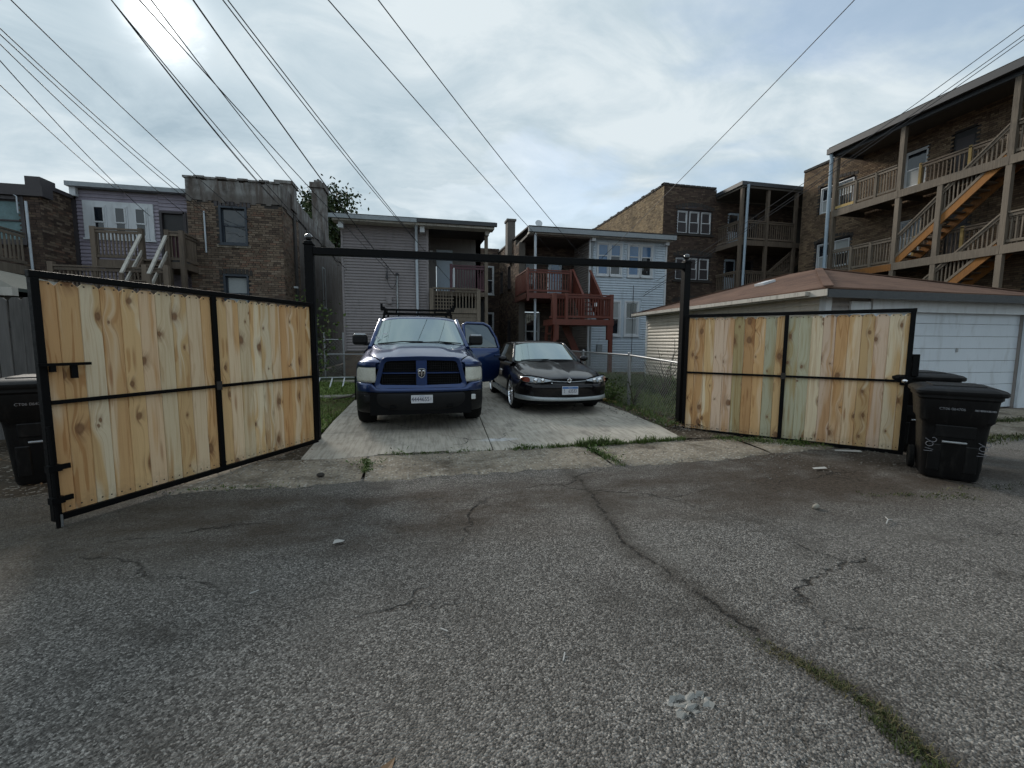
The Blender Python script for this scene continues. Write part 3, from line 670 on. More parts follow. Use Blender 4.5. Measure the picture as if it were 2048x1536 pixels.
# ---- mauve sided house with wooden stairs
h = bld('sided_house', 'narrow mauve lap-sided house with three white-framed windows and a dark door', -10, 18.4)
fr = Fr(0, 18.4)
wall(h, fr, -11.7, -8.02, 0, 6.75, M_SDARK, [(-9.06, -8.34, 4.15, 6.03)])
clap(h, fr, -11.62, -9.12, 2.3, 6.68, M_SMAUVE, .128); clap(h, fr, -9.12, -8.03, 6.1, 6.68, M_SMAUVE, .128); clap(h, fr, -9.12, -8.03, 2.3, 4.05, M_SMAUVE, .128)
MB().box(-9.12, 18.36, 4.1, -9.04, 18.55, 6.1).box(-9.04, 18.36, 6.03, -8.32, 18.55, 6.1).box(-8.36, 18.36, 4.1, -8.26, 18.55, 6.1).build('door_frame', M_FRAMEDK, h)
d_ = MB().box(-9.03, 18.46, 4.12, -8.36, 18.52, 6.03).build('door', M_DOOR, h)
MB().sphere((-8.93, 18.44, 5.05), .03).sphere((-8.93, 18.44, 5.2), .022).build('handle', M_GALV, d_, smooth=180)
wb = MB().box(-11.42, 18.33, 5.02, -9.28, 18.38, 6.30).box(-11.46, 18.30, 4.97, -9.24, 18.385, 5.03); wb.build('window_surround', M_WHITE, h)
for x in (-11.10, -10.46, -9.84):
    window(h, fr, x, 5.14, .34, .98, M_WHITE, trim=.05, proud=.02, rec=-.125, glass=[M_PANE, M_PANE], split=.45)
MB().box(-11.75, 18.1, 6.70, -8.0, 18.5, 6.85).build('gutter', M_GUTTER, h)
MB().box(-11.75, 18.5, 6.68, -8.0, 27, 6.80).build('roof', M_ROOF, h)
MB().box(-11.70, 18.22, 6.4, -11.52, 18.36, 6.70).build('downspout_head', M_WHITE, h)
MB().box(-11.76, 18.28, .1, -11.62, 18.46, 6.4).build('corner_board', M_FRAMEDK, h)
sf = Fr(-11.7, 18.4, LEFTW); wall(h, Fr(-8.0, 18.4, RIGHTW), .22, 8, 0, 6.7, M_SDARK)
p = thing('wooden_stair', 'brown wooden two-level stair porch below the dark door of the mauve house', 'porch', (-10, 17.3, .08))
MB().box(-10.35, 16.9, 3.86, -7.75, 18.35, 4.08).build('deck', M_LUMBER, p)
MB().box(-11.1, 16.2, 2.5, -7.9, 17.6, 2.75).build('deck', M_LUMBER, p)
for x in (-10.3, -8.96, -8.2, -7.78): post(p, x, 16.92, 2.0, 5.12, M_LUMBER, .14)
for x in (-11.05, -8.55, -7.95): post(p, x, 16.22, .08, 3.85, M_LUMBER, .14)
railing(p, (-10.25, 16.9, 4.08), (-9.0, 16.9, 4.08), .98, M_LUMBER, .1)
railing(p, (-8.15, 16.9, 4.08), (-7.8, 16.9, 4.08), .98, M_LUMBER, .1); railing(p, (-7.75, 16.95, 4.08), (-7.75, 18.3, 4.08), .98, M_LUMBER, .1)
MB().box(-8.13, 16.97, 4.15, -7.82, 17.0, 4.98).build('screen_panel', M_MAROON, p)
railing(p, (-11.0, 16.2, 2.75), (-8.6, 16.2, 2.75), .98, M_LUMBER, .1); railing(p, (-8.5, 16.2, 2.75), (-8.0, 16.2, 2.75), .98, M_LUMBER, .1)
stairs(p, (-8.93, 15.75, 2.75), (-8.93, 16.95, 4.08), (1, 0, 0), .7, 7, M_LUMBER, M_LUMBER)
for x in (-8.95, -8.22):
    MB().bar((x, 15.75, 3.5), (x, 16.9, 4.95), .09, .06).build('rail', M_DIRTYWHITE, p); MB().bar((x, 15.75, 3.05), (x, 16.9, 4.4), .04, .09).build('rail', M_DIRTYWHITE, p)
    post(p, x, 15.75, 2.0, 3.5, M_LUMBER, .1)

# ---- brick house with rendered parapet
h = bld('brick_house', 'brown brick house with streaky grey rendered parapet and tall chimneys', -6.5, 17.9)
fr = Fr(0, 17.9); hs = [(-7.0, -6.08, 4.92, 6.28), (-6.98, -6.12, 2.5, 3.86)]
wall(h, fr, -8.0, -4.9, 0, 6.5, M_MORTARDK, hs); bricks(h, fr, -8.0, -4.9, .6, 6.42, PAL_BROWN, hs, lambda u: 6.40+.05*math.sin(4*u)+.03*math.sin(11*u))
pb = MB(); n = 18   # rendered parapet with a ragged top
for i in range(n):
    x0, x1 = -8.0+3.1*i/n, -8.0+3.1*(i+1)/n
    pb.box(x0, 17.86, 6.44-.06*(i % 3 == 0), x1, 18.12, 7.16+.04*math.sin(i*1.7)+.02*(i % 4 == 0))
pb.build('parapet', M_CEMENT, h, fix=False)
cp = MB()
for i in range(9): cp.box(-8.06+.35*i, 17.82, 7.17+.03*(i % 2), -7.73+.35*i, 18.16, 7.24+.03*(i % 2))
cp.build('coping', M_CEMENT, h)
sf = Fr(-4.9, 17.9, RIGHTW); hs2 = [(3.1, 3.9, 4.7, 6.1), (6.6, 7.2, 3.2, 5.3), (1.2, 1.5, .3, .5)]
wall(h, sf, .2, 13, 0, 6.5, M_MORTARDK, hs2); bricks(h, sf, 0, 2.2, .4, 6.4, PAL_BROWN, hs2)
sp = MB()
for i in range(26):
    a_ = i*.5; sp.box(a_, -.05, 6.40-.1*math.sin(i), a_+.5, .16, 7.18-.02*(i//6)+.03*math.sin(i*2.1))
sp.build('parapet', M_CEMENT, h, sf.M, fix=False)
cs = MB()
for i in range(8): cs.box(2.2+1.35*i, -.012, .3, 2.2+1.35*(i+1), .0, 6.42)
cs.build('render_coat', M_CEMENT, h, sf.M, fix=False)
window(h, sf, 3.12, 4.72, .76, 1.36, M_FRAMEDK, .06, .08); window(h, sf, 6.62, 3.25, .56, 2.0, M_BLIND, .06, .02, glass=M_BLIND)
window(h, fr, -6.93, 5.0, .78, 1.22, M_FRAMEBL, trim=.07, rec=.09, glass=[M_PANE, M_PANE]); window(h, fr, -6.9, 2.56, .7, 1.24, M_FRAMEBL, trim=.07, rec=.09, glass=[M_BLIND, M_BLIND])
MB().box(-7.1, 17.84, 4.82, -5.98, 17.93, 4.92).build('sill', M_OLD, h); MB().box(-7.06, 17.84, 2.4, -6.04, 17.93, 2.5).build('sill', M_OLD, h)
for zc, xw in ((6.28, .54), (3.86, .50)):
    ar = MB()
    for i in range(9):
        t = (i-4)/4; ar.box(-6.54+t*xw-.05, 17.87, zc+.05*(1-t*t)-.02, -6.54+t*xw+.05, 17.92, zc+.05*(1-t*t)+.17)
    ar.build('arch_lintel', M_FRAMEDK if zc > 6 else M_MORTARDK, h)
MB().box(-5.35, 18.9, 6.6, -4.78, 19.6, 7.55).box(-5.4, 18.85, 7.55, -4.73, 19.65, 7.66).build('chimney', M_CEMENT, h)
MB().box(-5.3, 24.6, 6.4, -4.72, 25.6, 9.3).box(-5.36, 24.5, 9.3, -4.64, 25.7, 9.55).box(-5.2, 24.8, 9.55, -4.85, 25.3, 9.75).build('chimney', M_CEMENT, h)
MB().box(-4.93, 19.2, 1.2, -4.82, 19.5, 6.6).build('flue', M_MORTARDK, h)
MB().box(-7.9, 18.1, 6.5, -5.0, 31, 6.6).build('roof', M_ROOF, h)
spout(h, [(-7.45, 17.84, 6.05), (-7.45, 17.84, 4.6)], M_SPOUT, .028)
MB().box(-4.86, 18.9, 3.55, -4.72, 19.0, 3.62).build('lamp', M_STICKER, h)

# ---- grey sided house with recessed porch
h = bld('sided_house', 'grey lap-sided house behind the pickup with a dark recessed corner porch', -.2, 17.5)
fr = Fr(0, 17.5)
wall(h, fr, -2.8, .40, .0, 1.08, M_MORTAR); bricks(h, fr, -2.8, .4, .1, 1.02, PAL_BROWN)
wall(h, fr, -2.8, .40, 1.08, 5.95, M_SDARK, thick=.15); clap(h, fr, -2.72, .33, 1.06, 5.86, M_SGREY, .1085)
for x in (-2.80, .33): MB().box(x, 17.462, 1.05, x+.075, 17.6, 5.9).build('corner_board', M_SGREY, h)
wall(h, Fr(-2.8, 17.5, LEFTW), -12, -.15, 0, 5.95, M_SDARK); wall(h, Fr(2.75, 17.5, RIGHTW), 2.0, 12, 0, 5.95, M_SDARK)
wall(h, Fr(.4, 17.5, RIGHTW), .15, 2.0, 1.0, 5.9, M_SDARK); clap(h, Fr(.4, 17.5, RIGHTW), .02, 2.0, 1.2, 5.86, M_SBROWN, .1085)
bk = Fr(0, 19.5); wall(h, bk, .4, 2.75, 0, 5.95, M_SDARK, [(.78, 1.52, 3.42, 5.46)])
lat = MB()   # lattice under the siding
for i in range(9):
    lat.bar((-2.0+i*.2, 17.46, .15), (-1.2+i*.2, 17.46, 1.0), .012, .03); lat.bar((-1.2+i*.2, 17.45, .15), (-2.0+i*.2, 17.45, 1.0), .012, .03)
lat.build('lattice', M_MAROON, h)
rf = MB(); rf.add([(-3.05, 16.95, 5.93), (2.98, 16.95, 5.93), (2.98, 30, 6.5), (-3.05, 30, 6.5), (-3.05, 16.95, 6.06), (2.98, 16.95, 6.06), (2.98, 30, 6.62), (-3.05, 30, 6.62)],
    [(0, 3, 2, 1), (4, 5, 6, 7), (0, 1, 5, 4), (1, 2, 6, 5), (2, 3, 7, 6), (3, 0, 4, 7)]); rf.build('roof', M_ROOF, h)
MB().box(-3.0, 16.93, 5.80, 2.93, 17.45, 5.925).build('soffit', M_DIRTYWHITE, h)
MB().box(-3.1, 16.83, 5.86, -.02, 16.945, 6.0).build('gutter', M_GUTTER, h); MB().box(0, 16.82, 5.88, 3.02, 16.945, 6.02).build('gutter', M_FASCIA, h)
for x in (-2.82, .1): MB().box(x, 17.1, 5.58, x+.17, 17.3, 5.80).build('bracket', M_WHITE, h)
MB().box(2.62, 17.2, 5.62, 2.76, 17.5, 5.80).build('bracket', M_DIRTYWHITE, h)
for k in range(4): MB().box(.9+.27*k, 18+.2*k, 6.1, 1.1+.27*k, 18.4, 6.2+.03*(k % 2)).build('roof_scrap', M_ROOF, h)
spout(h, [(-.04, 17.0, 5.85), (-.04, 17.33, 5.55), (-.04, 17.38, 5.3), (-.02, 17.40, .3)], M_SPOUT, .055)
w_ = MB().tube([(-1.15, 17.45, 4.3), (-1.16, 17.43, 4.15), (-1.17, 17.42, 3.85)], [.012, .02, .05], 6).build('wire_bracket', M_CABLE, h)
MB().tube([(-.79, 17.42, 3.97), (-.79, 17.42, 1.5)], .032, 8).build('conduit', M_GALV, h, smooth=50)
MB().sphere((-.79, 17.42, 4.02), .07, 10, 6, (1, 1, .8)).build('weather_head', M_CABLE, h, smooth=180)
MB().tube([(-1.17, 17.40, 3.85)]+[(-1.15+.34*t, 17.38, 3.75-.28*math.sin(math.pi*t)) for t in (.1, .3, .5, .7, .9)]+[(-.79, 17.4, 3.98)], .012, 6).build('service_loop', M_CABLE, h)
MB().box(-1.2, 17.36, 2.9, -1.0, 17.46, 3.15).build('meter', M_SGREY, h)
d_ = MB().box(.80, 19.47, 3.44, 1.50, 19.53, 5.44).build('door', M_DOORWHITE, h)
for zz in (3.6, 4.5): MB().box(.92, 19.452, zz, 1.38, 19.471, zz+.75).build('door_panel', M_DOORWHITE, d_)
MB().box(.5, 19.0, 5.2, .62, 19.1, 5.3).build('porch_lamp', M_STICKER, h)
p = thing('porch', 'maroon and weathered grey wooden porch in the corner of the grey house', 'porch', (1.6, 18, .08))
MB().box(.42, 17.35, 3.25, 2.72, 19.45, 3.42).build('deck', M_LUMBER, p)
MB().box(.42, 17.0, 1.9, 2.7, 18.3, 2.1).build('deck', M_GREYWOOD, p)
for x, za, zb in ((.5, .08, 3.5), (2.32, .08, 3.5)): post(p, x, 17.1, za, zb, M_GREYWOOD, .15)
post(p, 2.68, 17.42, .08, 5.8, M_GREYWOOD, .13); post(p, 1.28, 17.42, 3.4, 4.5, M_MAROON, .1)
railing(p, (1.32, 17.42, 3.42), (2.62, 17.42, 3.42), 1.02, M_MAROON, .1); railing(p, (2.68, 17.5, 3.42), (2.68, 19.4, 3.42), 1.0, M_MAROON, .14)
MB().box(1.36, 17.40, 3.6, 1.42, 17.44, 4.35).build('white_slat', M_WHITE, p)
railing(p, (1.4, 17.08, 2.62), (2.26, 17.08, 2.62), .88, M_GREYWOOD, .11)
MB().bar((.55, 17.08, 3.5), (2.3, 17.08, 3.5), .14, .06).build('rail', M_GREYWOOD, p); MB().bar((.55, 17.06, 2.62), (2.3, 17.06, 2.62), .05, .12).build('rail', M_GREYWOOD, p)
for i in range(7): MB().box(.6+.11*i, 17.09, 2.66, .635+.11*i, 17.1, 3.46).build('lattice_slat', M_GREYWOOD, p)
for i in range(6): MB().box(.58, 17.105, 2.72+.13*i, 1.36, 17.115, 2.755+.13*i).build('lattice_slat', M_GREYWOOD, p)
for i in range(4): MB().box(.55, 17.09, 1.95+.15*i, 2.28, 17.115, 2.09+.15*i).build('board', M_GREYWOOD, p)
MB().box(.45, 18.2, 2.0, 2.7, 18.25, 3.3).build('dark_backing', M_DARKROOM, p)  # near-black sheet behind the lattice, below the upper deck

# ---- brick and white sided house with the red porch
h = bld('brick_house', 'brick house with white sided bay and open upper porch beside the red deck', 8, 19.5)
fr = Fr(0, 19.5)
wall(h, fr, 7.9, 11.95, 0, 6.35, M_SWHITE, [(8.28, 9.6, 4.58, 6.16), (9.86, 11.22, 4.6, 6.18), (9.04, 9.56, 1.75, 3.44), (9.8, 10.56, 1.75, 3.44)], thick=.15)
for (a_, b_, za, zb) in ((7.98, 8.2, 4.45, 6.3), (11.34, 11.88, 4.45, 6.3), (9.68, 9.80, 4.45, 6.3), (7.98, 11.88, 3.56, 4.45), (7.98, 8.94, 1.6, 3.56), (10.66, 11.88, 1.6, 3.56), (7.98, 11.88, .15, 1.6)):
    clap(h, fr, a_, b_, za, zb, M_SWHITE, .118)
for x in (7.9, 11.87): MB().box(x, 19.455, .1, x+.085, 19.62, 6.3).build('corner_board', M_WHITE, h)
for x0, x1 in ((8.3, 9.58), (9.88, 11.2)):
    for k in (0, 1):
        ww = (x1-x0)/2-.12; window(h, fr, x0+.06+k*((x1-x0)/2), 4.68, ww, 1.42, M_WHITE, .07, rec=.0, glass=[M_PANEBLUE, M_PANEBLUE] if k == 0 else [M_PANEBLUE, M_PANE], split=.62)
window(h, fr, 9.06, 1.84, .46, 1.56, M_WHITE, .08, glass=[M_BLIND, M_PANE]); window(h, fr, 9.86, 1.84, .62, 1.56, M_WHITE, .08, glass=[M_PANE, M_BLIND])
MB().box(4.85, 19.0, 6.35, 12.15, 19.15, 6.55).build('gutter', M_GUTTER, h)
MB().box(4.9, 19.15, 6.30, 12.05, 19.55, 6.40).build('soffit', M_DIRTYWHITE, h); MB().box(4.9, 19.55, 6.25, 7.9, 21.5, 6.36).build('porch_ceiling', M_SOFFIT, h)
rf = MB(); rf.add([(4.85, 19.05, 6.555), (12.2, 19.05, 6.555), (12.2, 31, 6.9), (4.6, 31, 6.9), (4.85, 19.05, 6.62), (12.2, 19.05, 6.62), (12.2, 31, 7.0), (4.6, 31, 7.0)],
    [(0, 3, 2, 1), (4, 5, 6, 7), (0, 1, 5, 4), (1, 2, 6, 5), (2, 3, 7, 6), (3, 0, 4, 7)]); rf.build('roof', M_ROOF, h)
for x in (7.95, 11.75): MB().box(x, 19.25, 6.15, x+.18, 19.44, 6.3).build('bracket', M_WHITE, h)
hs = [(6.5, 7.3, 3.6, 5.6), (5.3, 6.1, 1.0, 3.0), (5.25, 5.85, 4.3, 5.5)]
bk = Fr(0, 21.5); wall(h, bk, 4.8, 7.9, 0, 6.3, M_MORTARDK, hs); bricks(h, bk, 4.8, 7.9, 1.2, 6.25, PAL_DARK, hs)
d_ = MB().box(6.54, 21.55, 3.62, 7.26, 21.6, 5.56).build('door', M_DOORWHITE, h); MB().box(6.7, 21.53, 4.55, 7.1, 21.551, 5.4).build('door_glass', M_PANEBLUE, d_)
window(h, bk, 5.3, 4.35, .5, 1.1, M_FRAMEDK, .05, .05); window(h, bk, 5.36, 1.1, .66, 1.8, M_WHITE, .05, .05)
wall(h, Fr(7.9, 19.5, LEFTW), -2.0, -.15, .5, 6.25, M_SDARK, thick=.1); clap(h, Fr(7.9, 19.5, LEFTW), -2.0, -.0, 1.2, 6.2, M_SBROWN, .118)
lf = Fr(4.8, 20.7, LEFTW); hs = [(-2.6, -1.9, 4.3, 5.5), (-4.8, -4.1, 4.3, 5.5), (-2.6, -1.9, 1.4, 2.6)]
tp = lambda u: 6.55+.06*int(-u/1.2) if u < -.8 else 6.2
wall(h, lf, -9, 0, 0, 6.25, M_MORTAR, hs, thick=.3); bricks(h, lf, -9, 0, .8, 7.0, PAL_BROWN+PAL_DARK, hs, tp)
pw = MB(); [pw.box(-1.2*(i+1)-.8, .0, 6.25, -1.2*i-.8, .25, 6.52+.06*i) for i in range(6)]; pw.build('parapet', M_MORTAR, h, lf.M, fix=False)
for hh in hs: window(h, lf, hh[0]+.03, hh[2]+.03, .64, 1.14, M_FRAMEDK, .04, .06)
MB().box(4.55, 22.3, 5.6, 4.95, 22.9, 7.65).box(4.5, 22.25, 7.65, 5.0, 22.95, 7.75).build('chimney', M_MORTAR, h)
spout(h, [(5.2, 19.2, 6.35), (5.22, 19.2, .2)], M_SPOUT, .06); spout(h, [(8.2, 19.3, 6.3), (8.03, 19.42, 6.05), (8.03, 19.42, .3)], M_GUTTER, .045)
MB().tube([(10.2, 19.42, 4.2), (10.2, 19.42, .4)], .012, 6).build('cable_run', M_CABLE, h)
MB().box(8.35, 19.3, 1.0, 8.6, 19.45, 1.35).build('meter', M_GUTTER, h)
dsh = MB().lathe([(.001, 0), (.08, .007), (.13, .022), (.17, .045)], 14, T(5.45, 19.6, 6.85) @ Matrix.Rotation(rad(70), 4, 'X')).tube([(5.45, 19.62, 6.6), (5.45, 19.62, 6.95)], .02, 6)
tag(dsh.build('satellite_dish', M_WHITE, smooth=60), 'small round satellite dish on the gutter roof beside the brick chimney', 'dish')
wf = Fr(0, 26); hs = [(3.9, 4.45, 4.3, 5.95), (3.9, 4.45, 1.4, 3.2)]
wall(h, wf, 2.9, 4.8, 0, 7.0, M_MORTARDK, hs); bricks(h, wf, 2.9, 4.8, 1.5, 7.0, PAL_DARK, hs)
for hh in hs: window(h, wf, hh[0]+.04, hh[2]+.04, .47, hh[3]-hh[2]-.08, M_WHITE, .06, .0)
# red deck
p = thing('red_deck', 'brick-red stained wooden deck with stairs in front of the white sided bay', 'porch', (6.6, 18, .08))
MB().box(4.75, 18.9, 3.42, 6.95, 21.4, 3.66).build('deck', M_RED, p); MB().box(5.35, 16.95, 2.16, 8.05, 18.3, 2.40).build('deck', M_RED, p)
for x in (4.8, 6.8): post(p, x, 18.95, 3.3, 4.75, M_RED, .1)
for x, y in ((5.45, 17.05), (7.95, 17.05)):
    post(p, x, y, .08, 3.45, M_RED, .15); MB().bar((x+(.12 if x < 6 else -.12), y, 1.55), (x+(.12 if x < 6 else -.12), y, 2.16), .14, .12, (1, 0, 0)).build('bracket', M_RED, p)
post(p, 5.95, 17.0, 2.4, 3.45, M_RED, .12)
railing(p, (4.85, 18.93, 3.66), (6.75, 18.93, 3.66), 1.0, M_RED, .12); railing(p, (4.78, 19.0, 3.66), (4.78, 21.3, 3.66), 1.0, M_RED, .16)
railing(p, (5.95, 17.0, 2.4), (7.9, 17.0, 2.4), 1.0, M_RED, .12); railing(p, (7.98, 17.1, 2.4), (7.98, 18.2, 2.4), 1.0, M_RED, .12); railing(p, (5.42, 17.6, 2.4), (5.95, 17.05, 2.4), 1.0, M_RED, .12)
stairs(p, (7.05, 17.9, 2.4), (7.05, 19.1, 3.66), (1, 0, 0), .75, 6, M_RED, M_RED)
for x in (7.0, 7.85):
    a_ = MB(); a_.add([(x, 17.8, 2.4), (x, 19.2, 3.7), (x, 19.2, 4.75), (x, 17.8, 3.4)], [(0, 1, 2, 3)]); a_.build('stair_panel', M_RED, p, solid=.04)
    MB().bar((x, 17.75, 3.4), (x, 19.2, 4.78), .1, .06).build('rail', M_RED, p)
stairs(p, (5.4, 18.3, .1), (5.4, 17.9, 2.2), (0, -1, 0), .9, 6, M_RED, M_RED)
MB().bar((7.3, 18.2, .1), (6.3, 18.2, 2.2), .3, .05, (0, 1, 0)).build('stair_panel', M_RED, p)
MB().box(7.2, 17.02, 2.95, 7.3, 17.06, 3.1).build('hanging_sign', M_STICKER, p)

# ---- three-storey brick building in the middle
h = bld('apartment_building', 'three-storey brick building with tan side wall and arched triple windows', 15.5, 23.1, 'building')
fr = Fr(0, 23.1); hs = [(14.68, 17.05, za, za+1.42) for za in (7.78, 5.12, 2.46)]
wall(h, fr, 13.85, 17.25, 0, 10.35, M_MORTARDK, hs); bricks(h, fr, 13.85, 17.25, 1.5, 10.4, PAL_DARK, hs)
for q in hs:
    MB().box(q[0], 23.16, q[2], q[1], 23.24, q[3]).build('window_recess', M_FRAMEDK, h)
    for k in range(3): window(h, fr, q[0]+.12+.78*k, q[2]+.1, .56, 1.16, M_WHITE, .03, rec=.05, proud=.0, sill=False, glass=[M_PANE if (k+int(q[2])) % 2 else M_BLIND, M_PANE])
    ar = MB()
    for i in range(13):
        t = (i-6)/6; ar.box((q[0]+q[1])/2+t*1.2-.08, 23.07, q[3]+.20*(1-t*t)-.02, (q[0]+q[1])/2+t*1.2+.08, 23.12, q[3]+.20*(1-t*t)+.16)
    ar.build('arch_lintel', M_MORTARDK, h)
    sg = MB(); sg.prism([((q[0]+q[1])/2+1.19*t, q[3]+.2*(1-t*t)) for t in (-1, -.66, -.33, 0, .33, .66, 1)], lambda a, b: (a, 23.085, b-.01), lambda a, b: (a, 23.2, b-.01)); sg.build('arch_infill', M_FRAMEDK, h)
    MB().box(q[0]-.1, 23.0, q[2]-.1, q[1]+.1, 23.15, q[2]).build('sill', M_MORTARDK, h)
lf = Fr(13.85, 23.1, LEFTW); wall(h, lf, -16, -.22, 0, 10.35, M_MORTAR); bricks(h, lf, -14, 0, 5.0, 10.4, PAL_TAN)
cp = MB()
for i in range(36): cp.box(13.8, 23.1+.38*i, 10.4, 14.15, 23.4+.38*i, 10.52+.05*(i % 3 == 0))
for i in range(10): cp.box(13.8+.345*i, 23.05, 10.42, 14.1+.345*i, 23.35, 10.53)
cp.build('coping', M_MORTARDK, h, fix=False)
window(h, lf, -4.5, 6.6, .5, .9, M_BLIND, .05, .0, glass=M_BLIND)
MB().box(14.0, 23.3, 10.2, 25, 38, 10.3).build('roof', M_ROOF, h)
wall(h, fr, 17.25, 26, 0, 9.8, M_MORTARDK, [(18.1, 18.9, 7.2, 9.2), (19.3, 20.1, 7.6, 9.2), (18.0, 18.8, 4.5, 6.5), (19.2, 20.0, 4.9, 6.4)], n=-.01)
bricks(h, fr, 17.25, 22.6, 2.5, 9.7, PAL_DARK, [(18.1, 18.9, 7.2, 9.2), (19.3, 20.1, 7.6, 9.2), (18.0, 18.8, 4.5, 6.5), (19.2, 20.0, 4.9, 6.4)])
for x, z_ in ((18.1, 7.2), (18.0, 4.5)):
    d_ = MB().box(x+.02, 23.14, z_, x+.78, 23.2, z_+1.98).build('door', M_DOORWHITE, h); MB().box(x+.12, 23.12, z_+.9, x+.68, 23.141, z_+1.85).build('door_glass', M_PANE, d_)
for x, z_ in ((19.3, 7.62), (19.2, 4.92)): window(h, fr, x+.04, z_, .72, 1.5, M_FRAMEDK, .05, .05)
p = thing('timber_porch', 'three-level dark timber porch on the middle brick building', 'porch', (19.5, 22, .08))
for zz in (9.98, 7.12, 4.40, 1.7):
    if zz > 9:
        MB().box(17.2, 20.95, zz, 26, 23.08, zz+.2).build('roof', M_FASCIA, p)
        MB().box(17.28, 21.0, zz-.12, 26, 23.05, zz-.003).build('ceiling', M_SOFFIT, p)
    else:
        MB().box(17.3, 21.05, zz-.28, 26, 23.0, zz).build('deck', M_LUMBER, p)
        railing(p, (17.4, 21.1, zz), (18.95, 21.1, zz), 1.05, M_LUMBER, .14); railing(p, (19.1, 21.1, zz), (20.8, 21.1, zz), 1.05, M_LUMBER, .14); railing(p, (17.36, 22.95, zz), (17.36, 21.15, zz), 1.05, M_LUMBER, .14)
for x in (17.38, 19.03, 20.9, 22.8): post(p, x, 21.12, .08, 9.9, M_LUMBER, .15)
for z0, z1 in ((4.4, 7.1), (1.7, 4.4)):
    stairs(p, (19.3, 21.35, z0), (22.6, 21.35, z1), (0, 1, 0), .8, 12, M_LUMBER, M_LUMBER); railing(p, (19.3, 21.3, z0), (22.6, 21.3, z1), .95, M_LUMBER, .15)
spout(p, [(17.55, 20.9, 10.0), (17.55, 20.98, .2)], M_SPOUTBLUE, .07)

# ---- three-storey brick building at the right with the big stair porch
h = bld('apartment_building', 'three-storey tan brick building at the right edge behind the stair porch', 21.5, 14, 'building')
lf = Fr(20.5, 20.3, LEFTW)   # u = 20.3 - y
fl = [7.55, 4.72, 1.9]; hs = []
for zf in fl: hs += [(1.0, 2.9, zf+.55, zf+1.95), (5.0, 5.9, zf+.5, zf+2.0), (6.7, 7.5, zf+.02, zf+2.05), (9.3, 10.2, zf+.5, zf+2.0), (11.2, 12.0, zf+.02, zf+2.05)]
wall(h, lf, 0, 17, 0, 10.6, M_MORTARDK, hs); bricks(h, lf, 0, 12.5, 1.5, 10.6, PAL_RIGHT, hs)
for zf in fl:
    MB().box(1.0, .14, zf+.55, 2.9, .2, zf+1.95).build('window_recess', M_FRAMEDK, h, lf.M)
    for k in range(2): window(h, lf, 1.12+.9*k, zf+.62, .76, 1.2, M_WHITE, .04, rec=.07, proud=0, sill=False, glass=[M_BLIND, M_PANE] if k else [M_PANE, M_BLIND])
    ar = MB()
    for i in range(11):
        t = (i-5)/5; ar.box(1.95+t*.98-.08, -.03, zf+1.95+.14*(1-t*t)-.02, 1.95+t*.98+.08, .01, zf+1.95+.14*(1-t*t)+.13)
    ar.build('arch_lintel', M_MORTARDK, h, lf.M)
    for a_ in (5.0, 9.3): window(h, lf, a_+.06, zf+.56, .78, 1.38, M_WHITE, .05, rec=.05, proud=0, sill=False, glass=[M_BLIND, M_BLIND] if a_ > 6 else [M_PANE, M_BLIND])
    for a_ in (6.7, 11.2):
        d_ = MB().box(a_+.02, .06, zf+.02, a_+.78, .12, zf+2.03).build('door', M_DOOR, h, lf.M)
        for q in (.15, .75, 1.35): MB().box(a_+.12, .045, zf+q, a_+.68, .061, zf+q+.45).build('door_panel', M_FRAMEDK, d_, lf.M)
cp = MB(); [cp.box(.45*i, -.06, 10.6, .45*i+.42, .26, 10.72) for i in range(34)]; cp.build('coping', M_MORTARDK, h, lf.M, fix=False)
MB().box(20.72, 4, 10.3, 30, 20.3, 10.42).build('roof', M_ROOF, h)
wall(h, Fr(20.72, 20.3, math.pi), -8, 0, 0, 10.6, M_MORTAR)
p = thing('stair_porch', 'large grey timber stair porch with orange stringers at the right edge', 'porch', (19.6, 13, .08))
PX = 18.92; Y0, Y1 = 17.0, 5.5
MB().box(18.6, Y1, 10.30, 20.48, 17.2, 10.42).build('roof', M_ROOF, p)
MB().box(18.55, Y1, 10.12, 18.66, 17.25, 10.36).build('gutter', M_FASCIA, p); MB().box(18.66, 17.1, 10.05, 20.48, 17.2, 10.295).build('fascia', M_FASCIA, p)
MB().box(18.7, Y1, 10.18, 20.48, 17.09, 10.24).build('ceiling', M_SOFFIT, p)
MB().box(18.82, Y1, 9.98, 19.0, 17.05, 10.17).build('beam', M_FASCIA, p)
ys = [17.0, 14.2, 12.75, 10.85, 8.0, 6.0]
for zf in (7.58, 4.73, 1.9):
    for ya, yb in ((17.05, 14.2), (14.2, 10.85), (10.85, 8.0), (8.0, 5.6)):
        MB().box(PX-.09, yb+.01, zf-.30, PX-.03, ya, zf-.02+rnd.uniform(-.012, .012)).build('fascia_board', M_ORANGE if (zf < 5 and ya > 17) else M_GREYWOOD, p)
    for i in range(12):
        xx = PX-.03+i*.128; MB().box(xx, Y1, zf-.04, xx+.12, 17.05, zf).build('deck_board', M_GREYWOOD, p, fix=False)
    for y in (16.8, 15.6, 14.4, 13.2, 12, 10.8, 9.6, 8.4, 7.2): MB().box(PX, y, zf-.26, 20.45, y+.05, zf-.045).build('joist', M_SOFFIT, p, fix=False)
for y in (17.0, 14.2, 10.85, 8.0): post(p, PX, y, 7.4, 10.0, M_GREYWOOD, .16)
for y in (17.0, 14.2, 12.75, 10.85, 8.0): post(p, PX, y, 4.5, 7.28, M_GREYWOOD, .16)
for y in (17.0, 14.2, 12.75, 10.85, 8.0): post(p, PX, y, .08, 4.43, M_GREYWOOD, .16)
